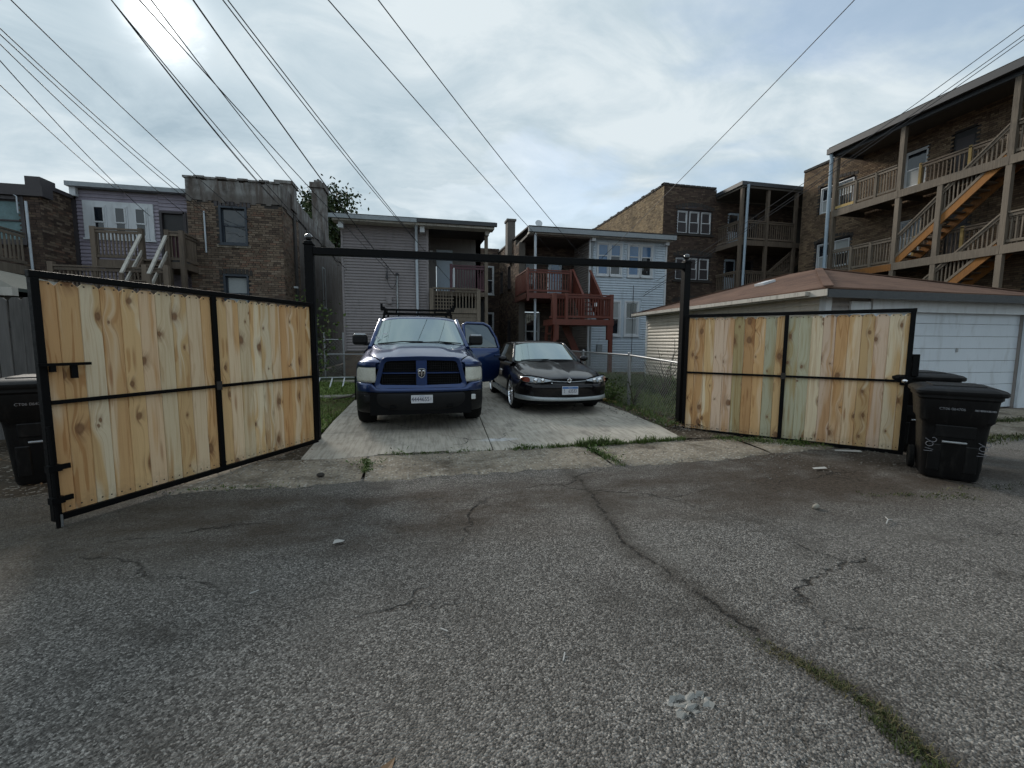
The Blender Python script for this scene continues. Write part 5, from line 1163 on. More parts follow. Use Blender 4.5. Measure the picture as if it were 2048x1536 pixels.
# shrubs and saplings
def shrub(name, label, cat, x, y, z, h, r, nleaf, ls, m, stems=5, clumps=None, bare=False):
    s = thing(name, label, cat, (x, y, z)); st = MB(); lm = MB()
    for i in range(stems):
        a = rnd.uniform(0, 6.283); q = Vector((x, y, z)); pts = [q]; d = Vector((math.cos(a)*.3, math.sin(a)*.3, 1)); hh = h*rnd.uniform(.65, 1)
        for k in range(5):
            d = (d+rv()*.28).normalized(); d.z = abs(d.z); q = q+d*hh/5; pts.append(q)
        st.tube(pts, [.016*(1-k/7) for k in range(6)], 5)
        for k in range(int(nleaf/stems)):
            b = pts[rnd.randrange(1, 6)]; c = b+Vector((rnd.gauss(0, r*.45), rnd.gauss(0, r*.45), rnd.gauss(0, r*.4)))
            if c.z > z: leafquad(lm, c, (rv()+Vector((0, 0, .1))).normalized(), rv().normalized(), ls*rnd.uniform(.6, 1.3), ls*rnd.uniform(.4, .7))
    st.build('stem', M_BARK, s, fix=False); lm.build('foliage', m, s, fix=False); return s
shrub('sapling', 'slender leafy sapling growing against the passage left of the grey house', 'sapling', -3.15, 14.8, .1, 3.0, .42, 520, .13, M_WEED, 4)
shrub('sapling', 'low dark bush at the foot of the sapling by the back fence', 'bush', -3.9, 14.9, .1, 1.1, .55, 420, .1, M_LEAF, 5)
shrub('bush', 'small green bush by the chain-link fence beside the black car bumper', 'bush', 4.25, 8.95, .1, .55, .18, 420, .07, M_WEED, 6)
shrub('bush', 'twiggy vine climbing the chain-link fence post', 'vine', 4.45, 8.3, .1, .7, .14, 110, .06, M_LEAF, 5)
shrub('bush', 'reddish dry bush behind the chain-link fence by the cream garage wall', 'bush', 5.7, 9.2, .1, 1.5, .22, 90, .05, M_DEAD, 9)
shrub('bush', 'dark green bush between chain-link fence and garage wall', 'bush', 5.5, 8.0, .1, .8, .38, 700, .09, M_WEED, 8)
# tree behind the brick house
t = thing('tree', 'dark leafy tree rising behind the brick house chimney', 'tree', (-6.4, 31, 0)); tr = MB(); lm = MB()
tr.tube([(-6.4, 31, 0), (-6.3, 31, 4), (-6.5, 31.1, 8)], [.35, .26, .14], 8)
ctr = [Vector((-6.3+rnd.gauss(0, .95), 31+rnd.gauss(0, 1.2), min(10.3, 8.4+rnd.gauss(0, 1.15)))) for _ in range(52)]
for c in ctr:
    tr.tube([(-6.4, 31, 5.5), (-6.4+(c.x+6.4)*.5, 31, 6.4), c], [.1, .06, .02], 5, False)
    for _ in range(230): leafquad(lm, c+Vector((rnd.gauss(0, .5), rnd.gauss(0, .5), rnd.gauss(0, .42))), rv().normalized(), rv().normalized(), rnd.uniform(.16, .3), rnd.uniform(.1, .18))
tr.build('trunk', M_BARK, t, fix=False); lm.build('crown', M_LEAF, t, fix=False)

# ================================================================== LITTER
tag(MB().add([(-.035, -.02, .01), (.035, -.014, .018), (.04, .018, .012), (-.03, .02, .02), (0, 0, .03)], [(0, 1, 4), (1, 2, 4), (2, 3, 4), (3, 0, 4)]).build('paper_scrap', M_PAPER, None, T(-.59, 3.16, .0), solid=.002), 'white paper scrap lying on the asphalt in front of the drive', 'litter')
tag(MB().sphere((0, 0, 0), .05, 9, 6, (1.2, .8, .75)).warp(lambda a, b, c: (a+.008*math.sin(40*b), b, c+.006*math.sin(50*a))).build('stone', M_KERB, None, T(3.41, 3.02, .016) @ Matrix.Scale(.62, 4), smooth=40), 'pale fist-sized stone on the asphalt near the right bins', 'stone')
tag(MB().add([(-.12, -.03, .01), (.12, -.05, .012), (.14, .02, .02), (-.1, .03, .015)], [(0, 1, 2, 3)]).build('paper_scrap', M_PAPER, None, T(4.49, 3.98, .01) @ Matrix.Scale(.7, 4), solid=.003), 'white paper scrap on the dirt in front of the right gate leaf', 'litter')
tag(MB().add([(-.16, -.02, .01), (.16, -.03, .012), (.16, .03, .02), (-.14, .03, .015)], [(0, 1, 2, 3)]).build('paper_scrap', M_PAPER, None, T(5.58, 4.55, .01) @ Matrix.Rotation(-.4, 4, 'Z'), solid=.003), 'long white paper scrap under the right gate leaf', 'litter')
tag(MB().tube([(0, 0, .01), (.12, .07, .03), (.2, .16, .02)], .007, 6).tube([(.12, .07, .03), (.2, .08, .02)], .005, 6).build('twig', M_PAPER, None, T(3.66, 2.62, 0) @ Matrix.Scale(.62, 4)), 'bleached forked twig on the asphalt at the right', 'twig')
mb = MB(); rows = []
for j in range(9):
    r_ = []
    for i in range(11):
        a = (i/10-.5)*.21+.012*math.sin(9*j); b = (j/8-.5)*.12+.010*math.sin(7*i); r_.append((a*.9+rnd.uniform(-.009, .009), b+rnd.uniform(-.008, .008), .003+rnd.random()**2*.035*(1 if 0 < i < 10 else .15)))
    rows.append(r_)
wrap = windscreen('plastic_film', (.3, .29, .26), .25); wrap.node_tree.nodes['Principled BSDF'].inputs['Alpha'].default_value = .75
tag(mb.grid(rows).build('plastic_wrapper', worn((.30, .29, .265), .6, 40, rough=.4, amt=.8, dirt=(.10, .09, .075)), None, T(1.04, 1.40, .004) @ Matrix.Rotation(.2, 4, 'Z') @ Matrix.Diagonal((1, .8, .6, 1))), 'crumpled clear plastic wrapper on the foreground asphalt', 'litter')
tag(MB().add([(-.05, 0, .006), (0, -.02, .012), (.05, .0, .006), (0, .022, .01)], [(0, 1, 2, 3)]).build('dead_leaf', M_DEAD, None, T(-.13, 1.37, .005) @ Matrix.Rotation(1, 4, 'Z'), solid=.002), 'curled brown leaf on the foreground asphalt', 'leaf')
tag(MB().sphere((0, 0, 0), .035, 8, 5, (1.2, 1, .7)).build('stone', M_BURN, None, T(-1.04, 4.75, .04)), 'small black lump on the old concrete apron', 'stone')
for x, y, a, q in ((-.95, 2.6, .5, 'small white chip on the asphalt left of the paper scrap'), (.63, 1.75, 1.1, 'pale straw on the dark asphalt in the foreground'), (.1, 2.05, -.8, 'thin pale straw on the asphalt at the middle')):
    tag(MB().bar((-.025, 0, .008), (.025, 0, .012), .006, .004).build('straw', M_PAPER, None, T(x, y, 0) @ Matrix.Rotation(a, 4, 'Z')), q, 'litter')

# ================================================================== OVERHEAD CABLES
def cable(label, a, b, sag=.25, r=.011, n=18, ext=.35, two=None):
    a, b = Vector(a), Vector(b); a = a+(a-b)*ext
    pts = [a.lerp(b, i/n)-Vector((0, 0, sag*4*(i/n)*(1-i/n))) for i in range(n+1)]
    mb = MB(); mb.tube(pts, r, 5)
    if two: mb.tube([p_+Vector(two) for p_ in pts], r, 5)
    tag(mb.build('cable', M_CABLE, None, fix=False), label, 'cable', 'overhead service cables')
for lab, a, b, sg in (
    ('lowest thin cable at the left edge, ending at the mauve house gutter', (-8.05, 11.0, 6.55), (-10.29, 18.2, 6.71), .1),
    ('second lowest cable at the left edge, running down to the mauve house', (-7.63, 10.5, 6.83), (-9.37, 18.3, 5.88), .22),
    ('third lowest cable at the left edge, running to the mauve house door', (-7.61, 10.5, 7.12), (-8.29, 18.3, 6.07), .2),
    ('upper of two close cables at the left edge, running to the brick parapet', (-7.22, 10.0, 7.12), (-7.28, 17.9, 6.03), .2),
    ('lower of two close cables at the left edge, running to the brick parapet', (-7.24, 10.0, 7.03), (-7.34, 17.9, 5.9), .2),
    ('cable from the top left corner to the upper window of the brick house', (-6.2, 9.0, 6.9), (-5.99, 17.9, 5.76), .2),
    ('leftmost of three cables passing just left of the sun', (-4.56, 8.5, 6.8), (-5.15, 17.9, 6.62), .2),
    ('middle of three cables passing just left of the sun', (-4.53, 8.5, 6.8), (-4.8, 18.5, 6.26), .25),
    ('rightmost of three cables beside the sun, running on to the grey house corner', (-4.50, 8.5, 6.81), (-2.6, 17.4, 4.11), .3),
    ('cable crossing in front of the sun down to the bracket on the grey siding', (-3.95, 8.0, 6.54), (-1.17, 17.4, 4.2), .12),
    ('wavy cable right of the sun, ending at the edge of the grey roof', (-3.72, 8.0, 6.58), (-2.73, 18.0, 5.33), .3),
    ('thick cable right of the sun, running to the conduit on the grey siding', (-3.21, 8.0, 6.66), (-.85, 17.4, 3.95), .2),
    ('left of two parallel cables running to the grey house downspout', (-2.79, 8.0, 6.73), (.09, 17.4, 5.16), .2),
    ('right of two parallel cables running to the maroon porch rail', (-2.72, 8.0, 6.74), (1.41, 18.5, 3.9), .2),
    ('cable across the middle of the sky to the dark porch of the brick house', (-1.29, 8.0, 6.97), (5.95, 19.4, 5.66), .1),
    ('wavy cable across the middle of the sky to the white sided bay', (-.42, 8.0, 7.1), (7.92, 19.4, 5.07), .25),
    ('single cable slanting from the upper right down to the white sided bay', (8.91, 8.0, 8.59), (8.29, 19.4, 5.2), .12),
    ('upper of three cables crossing the right stair porch', (14.71, 8.5, 9.52), (11.4, 19.4, 4.45), .3),
    ('middle of three cables crossing the right stair porch', (14.74, 8.5, 9.29), (10.8, 19.4, 3.86), .3),
    ('lowest of three cables crossing the right stair porch', (14.75, 8.5, 9.19), (10.7, 19.4, 3.70), .3)):
    cable(lab, a, b, sg, .014 if 'thick' in lab else .010)

# ================================================================== VEHICLES
def patch(name, rows, m, parent, mirror=True, sub=2, solid=0, smooth=180):
    """rows of points for the +x half (first point on the centre line when mirrored)"""
    if mirror: rows = [[(-a, b, c) for a, b, c in reversed(r) if a > 1e-6]+list(r) for r in rows]
    return MB().grid(rows).build(name, m, parent, local=True, smooth=smooth, sub=sub, solid=solid)
def both(fn):
    for s in (-1, 1): fn(s)
def sx(rows, s): return [[(s*a, b, c) for a, b, c in r] for r in rows]

def wheel(parent, x, y, z, r, wd, rim_r, rim_m, spokes, steer=0, face=1):
    M = T(x, y, z) @ Matrix.Rotation(steer, 4, 'Z') @ Matrix.Rotation(rad(90)*face, 4, 'Y')
    hw = wd/2
    w_ = MB().lathe([(rim_r, -hw*.8), (r*.90, -hw), (r*.97, -hw*.82), (r, -hw*.5), (r, hw*.5), (r*.97, hw*.82), (r*.90, hw), (rim_r, hw*.8), (rim_r, -hw*.8)], 36, M)
    o = w_.build('wheel', M_RUBBER, parent, local=True, smooth=40)
    rm = MB().lathe([(rim_r*1.0, hw*.55), (rim_r*1.04, hw*.95), (rim_r*.94, hw*.98), (rim_r*.88, hw*.35), (rim_r*.86, -hw*.6)], 36, M); rm.build('rim', rim_m, o, smooth=40, M=MW[parent.name])
    MB().lathe([(.001, -hw*.1), (rim_r*.9, -hw*.1)], 24, M).build('brake_disc', M_PLASTIC, o, M=MW[parent.name])
    sp = MB()
    for k in range(spokes):
        a = 2*math.pi*k/spokes; R_ = M @ Matrix.Rotation(a, 4, 'Z')
        for da in (-.10, .10):
            p, q = R_ @ Vector((.03, da*.3, hw*.62)), R_ @ Vector((rim_r*.92, da*rim_r*.9, hw*.80)); sp.bar(p, q, rim_r*.075, rim_r*.06, (M.to_3x3() @ Vector((0, 0, 1))))
    sp.lathe([(.001, hw*.9), (rim_r*.13, hw*.88), (rim_r*.2, hw*.5)], 16, M); sp.build('spokes', rim_m, o, M=MW[parent.name], smooth=30)
    return o

# ---- blue pickup, local: x to the right seen from the camera, y to its tail, z up
tk = thing('pickup_truck', 'dark blue crew-cab pickup with black lower bumper and one rear door open', 'pickup truck', (.03, 6.55, .095), rad(.6))
plan = [(0, 0), (.25, .004), (.45, .016), (.62, .045), (.76, .095), (.87, .18), (.95, .30), (.99, .46)]
def py_(x): # plan curve of the nose
    x = abs(x)
    for (a, b), (c, d) in zip(plan, plan[1:]):
        if x <= c: return b+(d-b)*(x-a)/(c-a)
    return plan[-1][1]
# hood with raised centre
hood = []
for y, dz0, wid in ((.05, 0, .60), (.062, .03, .615), (.13, .052, .66), (.30, .098, .74), (.55, .148, .79), (.85, .192, .805), (1.12, .222, .81), (1.30, .236, .80)):
    z0 = 1.085+dz0; k = min(1, max(0, (y-.12)/.5)); r = []
    for f_, dome in ((0, .032), (.26, .032), (.46, .030), (.56, .0), (.62, -.004), (.82, -.012), (.95, -.035), (1.0, -.075)):
        x = wid*f_; r.append((x, y+(py_(x*1.05)*max(0, 1-y/.5)), z0+dome*k*min(1, (1.42-y)/.4)-.02*f_*f_))
    hood.append(r)
patch('hood', hood, M_BLUE, tk)
# front fenders with wheel arch
def interp(tab, y):
    for (a, b), (c, d) in zip(tab, tab[1:]):
        if y <= c: return b+(d-b)*max(0, (y-a))/(c-a)
    return tab[-1][1]
HE = [(.05, 1.06), (.13, 1.10), (.30, 1.135), (.55, 1.15), (.85, 1.182), (1.12, 1.225), (1.3, 1.25), (1.52, 1.25)]; HW = [(.05, .60), (.13, .66), (.30, .74), (.55, .79), (.85, .805), (1.3, .80), (1.52, .80)]
def fender(s):
    st = []
    for y in (.05, .09, .16, .26, .36, .46, .56, .70, .95, 1.20, 1.34, 1.44, 1.52):
        top = interp(HE, y)-.008; inx = interp(HW, y)-.012
        d = abs(y-.98); arch = .40+math.sqrt(max(0, .47**2-d*d)) if d < .47 else .38
        ob = .93+.075*min(1, max(0, (y-.2)/.35)) if y > .3 else {.05: .655, .09: .755, .16: .86, .26: .935}[y]
        if y < .46: arch = max(arch, .972-(y-.05)*.05)
        st.append([(inx, y, top), (inx+.07, y, top-.012), ((inx+ob)/2+.03, y, top-.055), (ob-.02, y, max(top-.14, arch+.10)), (ob+.005, y, max(.86, arch+.05)), (ob+.012, y, arch+.02), (ob-.02, y, arch)])
    patch('fender', sx(st, s), M_BLUE, tk, mirror=False, sub=2)
both(fender)
both(lambda s: patch('nose_panel', [[(s*x, py_(x)+d, z) for x in (.54, .60, .66, .72, .78)] for d, z in ((.05, .95), (.035, 1.0), (.045, 1.04), (.12, 1.075))], M_BLUE, tk, mirror=False, sub=1))
# grille: surround, cross bars, dark mesh
out = [(-.60, 1.045), (-.57, 1.105), (-.50, 1.125), (0, 1.14), (.50, 1.125), (.57, 1.105), (.60, 1.045), (.685, .72), (.675, .665), (.62, .652), (0, .64), (-.62, .652), (-.675, .665), (-.685, .72)]
inn = [(-.535, 1.02), (-.51, 1.055), (-.46, 1.065), (0, 1.078), (.46, 1.065), (.51, 1.055), (.535, 1.02), (.605, .745), (.60, .725), (.57, .715), (0, .705), (-.57, .715), (-.60, .725), (-.605, .745)]
fy = lambda x, o: py_(x)*.8+o
def ringmesh(o_, i_, d0, d1, back):
    n = len(o_); mb = MB(); A = [(x, fy(x, d0+.03), z) for x, z in o_]; B = [(x*.985, fy(x, d0), z) for x, z in o_]; C = [(x, fy(x, d1), z) for x, z in i_]; D = [(x, fy(x, back), z) for x, z in i_]
    vs = A+B+C+D; fs = [(k*n+i, k*n+(i+1) % n, (k+1)*n+(i+1) % n, (k+1)*n+i) for k in range(3) for i in range(n)]
    return mb.add(vs, fs)
gr_ = ringmesh(out, inn, -.035, -.02, .07).build('grille', M_BLUE, tk, local=True, smooth=50, bevel=.006)
n = len(inn); MB().add([(x, fy(x, .06), z) for x, z in inn], [tuple(range(n))]).build('grille_mesh', M_GRILLE, gr_, local=False, M=MW[tk.name])
cb = MB(); K = 12
for z0, z1 in ((.868, .898),):
    rows = [[(-.575+1.15*i/K, fy(-.575+1.15*i/K, dd), zz) for i in range(K+1)] for dd, zz in ((.05, z0), (.0, z0+.004), (-.008, (z0+z1)/2), (.0, z1-.004), (.05, z1))]
    cb.grid(rows)
cb.build('grille_bar', M_BLUE, gr_, M=MW[tk.name], smooth=50)
MB().grid([[(a, fy(0, b), z) for a, b in ((-.085, .05), (-.078, -.012), (-.03, -.022), (.03, -.022), (.078, -.012), (.085, .05))] for z in (.70, .80, .95, 1.075)]).build('grille_bar', M_BLUE, gr_, M=MW[tk.name], smooth=40)
ml = MB()   # fine honeycomb slats behind the openings
for i in range(34): ml.box(-.57+.034*i, .04, .71, -.564+.034*i, .055, 1.06)
for i in range(9): ml.box(-.56, .045, .73+.037*i, .56, .058, .734+.037*i)
ml.build('grille_slats', M_PLASTIC, gr_, M=MW[tk.name], fix=False)
# shield emblem with ram's head in relief
sh = [(-.056, .062), (-.03, .070), (0, .073), (.03, .070), (.056, .062), (.056, -.005), (.044, -.042), (.02, -.066), (0, -.075), (-.02, -.066), (-.044, -.042), (-.056, -.005)]
EM = MW[tk.name]; ez_ = .885
em = MB().prism(sh, lambda a, b: (a, -.036, ez_+b), lambda a, b: (a, -.02, ez_+b)).build('emblem', M_DULLCHROME, tk, local=True, bevel=.003)
MB().prism([(a*.84, b*.84) for a, b in sh], lambda a, b: (a, -.038, ez_+b), lambda a, b: (a, -.034, ez_+b)).build('emblem_field', M_GRILLE, em, M=EM)
rh = MB(); rh.prism([(-.016, .03), (.016, .03), (.019, .005), (.009, -.042), (0, -.052), (-.009, -.042), (-.019, .005)], lambda a, b: (a*.7, -.048, ez_+b), lambda a, b: (a, -.036, ez_+b))
for s in (-1, 1): rh.tube([(s*.012, -.043, ez_+.03), (s*.03, -.046, ez_+.040), (s*.042, -.046, ez_+.026), (s*.042, -.045, ez_+.004), (s*.032, -.043, ez_-.014), (s*.022, -.042, ez_-.012)], [.011, .012, .011, .009, .006, .003], 8)
rh.build('ram_head', M_CHROME, em, M=EM, smooth=50)
# headlights
def lamp(s):
    xs = [.665, .72, .78, .84, .895, .94, .965]; rows = []
    for f_ in (0, .08, .35, .65, .92, 1):
        rows.append([(s*x, py_(x)+(.0 if 0 < f_ < 1 else .035)-.015+.02*f_, .735+.03*(x-.665)+f_*(.245-.10*(x-.665)*.5)) for x in xs])
    h_ = patch('headlight', rows, M_LENS, tk, mirror=False, sub=2)
    xs2 = xs[1:5]; patch('turn_signal', [[(s*x, py_(x)-.012+.02*f_, .755+.03*(x-.665)+f_*.075) for x in xs2] for f_ in (0, .5, 1)], M_LENSLOW, h_, mirror=False, sub=1).matrix_basis = Matrix()
    patch('headlight_bezel', [[(s*x, py_(x)+.03, .715+f_*.30) for x in xs] for f_ in (0, 1)], M_GRILLE, tk, mirror=False, sub=1)
both(lamp)
# bumper
X = [0, .2, .4, .56, .66, .72, .80, .88, .94, .98, 1.0]
def brow(dz, dy, up=0): return [(x, py_(x)+dy+(.10 if x > .99 else 0), dz+(up if x > .69 else 0)) for x in X]
patch('bumper', [brow(.675, .06, .07), brow(.672, -.02, .065), brow(.655, -.045, .05), brow(.625, -.052, .0), brow(.600, -.045), brow(.592, .0)], M_BLUE, tk)
patch('lower_bumper', [brow(.598, -.01), brow(.588, -.035), brow(.54, -.04), brow(.45, -.038), brow(.38, -.02), brow(.32, .01), brow(.275, .06), brow(.27, .14)], M_PLASTIC, tk)
MB().box(-.75, .02, .26, .75, .55, .60).build('chassis', M_GRILLE, tk, local=True)
def fogl(s):
    MB().box(s*.75-.085, .035, .455, s*.75+.085, .12, .56).build('fog_bezel', M_PLASTIC, tk, local=True, bevel=.012)
    if s > 0: MB().box(s*.75-.068, .022, .468, s*.75+.068, .06, .548).build('fog_lamp', M_FOG, tk, local=True, bevel=.012)
    else: MB().box(s*.75-.068, .030, .468, s*.75+.068, .06, .548).build('fog_lamp', M_PLASTIC, tk, local=True, bevel=.012)
    MB().box(s*.42-.05, -.03, .36, s*.42+.05, .02, .40).build('tow_hook', M_GRILLE, tk, local=True, bevel=.01)
both(fogl)
pl_ = MB().box(-.155, -.062, .442, .155, -.05, .558).build('license_plate', M_PLATE, tk, local=True, bevel=.008)
MB().box(-.157, -.063, .440, .157, -.0605, .446).box(-.157, -.063, .553, .157, -.0605, .56).box(-.158, -.063, .44, -.150, -.0605, .56).box(.150, -.063, .44, .158, -.0605, .56).build('plate_rim', M_STICKER, pl_, M=MW[tk.name])
RX = Matrix.Rotation(rad(90), 4, 'X')
text(tk, '4444655', .088, T(-.022, -.0635, .495) @ RX, M_INK, 'plate_number', .86); text(tk, 'B', .03, T(.130, -.0635, .508) @ RX, M_INK, 'plate_letter'); text(tk, 'T', .03, T(.130, -.0635, .480) @ RX, M_INK, 'plate_letter')
text(tk, 'ILLINOIS', .018, T(0, -.0635, .546) @ RX, M_PLATEBLUE, 'plate_state')
# cab: windscreen, pillars, roof, doors
cowl = [(0, 1.30, 1.315), (.4, 1.315, 1.312), (.68, 1.37, 1.295), (.84, 1.46, 1.262)]
topw = [(0, 2.00, 1.790), (.35, 2.01, 1.786), (.58, 2.05, 1.772), (.70, 2.11, 1.748)]
def lerpr(a, b, t, bulge=0): return [tuple(p+(q-p)*t for p, q in zip(u, v)) for u, v in zip(a, b)]
ws = patch('windshield', [lerpr(cowl, topw, t) for t in (.03, .35, .7, 1)], M_WIND, tk, sub=2)
patch('cowl', [[(x, y-.12, z-.01) for x, y, z in cowl], [(x, y-.03, z+.002) for x, y, z in cowl], [(x, y+.04, z-.0) for x, y, z in cowl]], M_PLASTIC, tk, sub=1)
for s, pts in ((1, [(-.72, 1.345, 1.312), (-.3, 1.33, 1.352), (.05, 1.36, 1.352)]), (1, [(-.05, 1.30, 1.335), (.35, 1.35, 1.350), (.74, 1.40, 1.322)])):
    MB().tube(pts, .011, 6).build('wiper', M_GRILLE, tk, local=True)
MB().box(-.08, 1.98, 1.70, .08, 2.06, 1.74).build('mirror_mount', M_GRILLE, tk, local=True)
MB().box(-.775, 1.60, 1.40, -.70, 1.603, 1.44).build('permit_sticker', M_STICKER, ws, M=MW[tk.name] @ T(.0, -.045, .0))
MB().box(-.655, 1.63, 1.475, -.575, 1.633, 1.50).build('permit_sticker', M_STICKER, ws, M=MW[tk.name] @ T(0, -.035, 0))
roof = []
for y, dz0, wd in ((2.0, 0, .71), (2.06, .04, .72), (2.25, .075, .73), (2.7, .09, .735), (3.3, .085, .73), (3.75, .06, .72), (3.88, .0, .70)):
    roof.append([(0, y, 1.785+dz0), (.3*wd/.7, y+.005, 1.783+dz0), (.52*wd/.7, y+.03*(y < 2.1), 1.772+dz0*.95), (.64*wd/.7, y+.06*(y < 2.1), 1.75+dz0*.85), (wd, y+.10*(y < 2.1), 1.735+dz0*.5)])
patch('roof', roof, M_BLUE, tk)
def side(s):
    MB().tube([(s*.865, 1.44, 1.235), (s*.80, 1.76, 1.48), (s*.725, 2.12, 1.752), (s*.745, 2.3, 1.775)], [.045, .04, .04, .04], 8).build('pillar', M_BLUE, tk, local=True, smooth=60)
    MB().tube([(s*.745, 2.25, 1.775), (s*.755, 3.0, 1.785), (s*.74, 3.8, 1.76)], .04, 8).build('roof_rail', M_BLUE, tk, local=True, smooth=60)
    MB().bar((s*.93, 2.78, 1.2), (s*.77, 2.78, 1.78), .12, .05, (0, 1, 0)).build('pillar', M_GRILLE, tk, local=True)
    MB().bar((s*.93, 3.82, 1.2), (s*.75, 3.80, 1.76), .16, .06, (0, 1, 0)).build('pillar', M_BLUE, tk, local=True)
    dz = [(.87, 1.245), (.955, 1.215), (.992, 1.12), (1.0, .95), (1.005, .75), (.985, .55), (.95, .42)]
    fd = patch('front_door', [[(s*x, y, z) for x, z in dz] for y in (1.52, 1.6, 2.1, 2.68, 2.75)], M_BLUE, tk, mirror=False)
    MB().add([(s*.90, 1.62, 1.235), (s*.90, 2.72, 1.235), (s*.775, 2.72, 1.74), (s*.755, 2.28, 1.745), (s*.80, 1.95, 1.55)], [(0, 1, 2, 3, 4)]).build('door_window', M_TINT, fd, M=MW[tk.name])
    MB().box(s*1.0-.02, 2.5, 1.0, s*1.0+.025, 2.66, 1.035).build('handle', M_BLUE, fd, M=MW[tk.name], bevel=.008)
    if s < 0:
        rd_ = patch('rear_door', [[(s*x, y, z) for x, z in dz] for y in (2.79, 2.85, 3.3, 3.7, 3.76)], M_BLUE, tk, mirror=False)
        MB().add([(s*.90, 2.83, 1.235), (s*.90, 3.72, 1.235), (s*.765, 3.70, 1.74), (s*.775, 2.83, 1.74)], [(0, 1, 2, 3)]).build('door_window', M_TINT, rd_, M=MW[tk.name])
    patch('cab_corner', [[(s*x, y, z) for x, z in dz] for y in (3.79, 3.85, 3.95, 3.99)], M_BLUE, tk, mirror=False)
    bd = [(.90, 1.26), (.97, 1.255), (.995, 1.15), (1.0, .95), (1.0, .75), (.96, .55)]
    rows = []
    for y in (4.03, 4.12, 4.35, 4.5, 4.75, 5.0, 5.15, 5.4, 5.72):
        d = abs(y-4.75); arch = .40+math.sqrt(max(0, .46**2-d*d)) if d < .46 else .5
        rows.append([(s*x, y, max(z, arch+.03*(6-i))) for i, (x, z) in enumerate(bd)])
    patch('bed_side', rows, M_BLUE, tk, mirror=False)
    for y in (.98, 4.75): wheel(tk, s*.875, y, .385, .385, .27, .23, M_DULLCHROME, 5, face=s)
    # towing mirror
    mr_ = MB().box(s*1.06-.13, 1.66, 1.29, s*1.06+.13, 1.80, 1.48).build('mirror', M_PLASTIC, tk, local=True, bevel=.045)
    MB().box(s*1.06-.105, 1.655, 1.455, s*1.06+.105, 1.785, 1.492).build('mirror_cap', M_DULLCHROME, mr_, M=MW[tk.name], bevel=.018)
    MB().bar((s*.90, 1.74, 1.30), (s*1.02, 1.74, 1.315), .09, .05).build('mirror_arm', M_PLASTIC, mr_, M=MW[tk.name], bevel=.012)
    MB().box(s*.985-.03, .99-.36, .42, s*.985-.05, .99+.36, .80).build('arch_liner', M_GRILLE, tk, local=True)
both(side)
MB().box(-.86, 1.5, .40, .86, 3.95, 1.16).build('cab_dark_fill', M_DARKROOM, tk, local=True)  # near-black block fills the lower cab so the door opening reads dark
for x in (-.42, .42):
    MB().box(x-.26, 2.45, .95, x+.26, 2.62, 1.40).build('seat', M_SDARK, tk, local=True, bevel=.05); MB().box(x-.13, 2.5, 1.42, x+.13, 2.6, 1.6).build('headrest', M_SDARK, tk, local=True, bevel=.04)
MB().lathe([(.17, -.012), (.185, 0), (.17, .012), (.155, 0), (.17, -.012)], 24, T(.42, 1.95, 1.22) @ Matrix.Rotation(rad(65), 4, 'X')).build('steering_wheel', M_GRILLE, tk, local=True)
MB().add([(-.72, 3.86, 1.25), (.72, 3.86, 1.25), (.66, 3.84, 1.75), (-.66, 3.84, 1.75)], [(0, 1, 2, 3)]).build('rear_window', M_TINT, tk, local=True)
MB().box(-.9, 4.03, .75, .9, 5.72, .80).box(-.98, 5.68, .62, .98, 5.74, 1.25).box(-.9, 4.0, .8, .9, 4.05, 1.25).build('bed_floor', M_BLUE, tk, local=True)
# open rear door on the right-hand side, hinged at the middle pillar
dm = T(.985, 2.80, 0) @ Matrix.Rotation(rad(-64), 4, 'Z')
dp = [(0, .44), (.10, .42), (.75, .42), (.95, .62), (.965, 1.22)]
dr_rows = [[(.0+o, u, z) for (o, z) in ((-.05, 1.235), (-.005, 1.2), (.012, 1.05), (.015, .85), (.005, .60), (-.03, .42))] for u in (.0, .05, .35, .75, .90, .955)]
dr_rows = [[(a, u, z if not (u > .8 and z < .7) else z+.14*(u-.75)/.2) for a, u, z in r] for r in dr_rows]
od = MB().grid(dr_rows).build('open_rear_door', M_BLUE, tk, M=dm, local=True, smooth=180, sub=2, solid=.09)
fm_ = MB(); prof = [(-.06, .03, 1.22), (-.17, .05, 1.72), (-.19, .14, 1.765), (-.19, .60, 1.765), (-.165, .74, 1.70), (-.10, .88, 1.45), (-.045, .935, 1.22)]
fm_.tube(prof, .036, 8); fm_.build('window_frame', M_BLUE, od, M=MW[od.name], smooth=60)
MB().add([(-.055, .03, 1.23), (-.05, .92, 1.23), (-.10, .87, 1.45), (-.165, .73, 1.69), (-.185, .60, 1.75), (-.185, .14, 1.75), (-.165, .06, 1.70)], [tuple(range(7))]).build('door_window', M_TINT, od, M=MW[od.name])
MB().box(.005, .76, 1.03, .045, .92, 1.065).build('handle', M_BLUE, od, M=MW[od.name], bevel=.008)
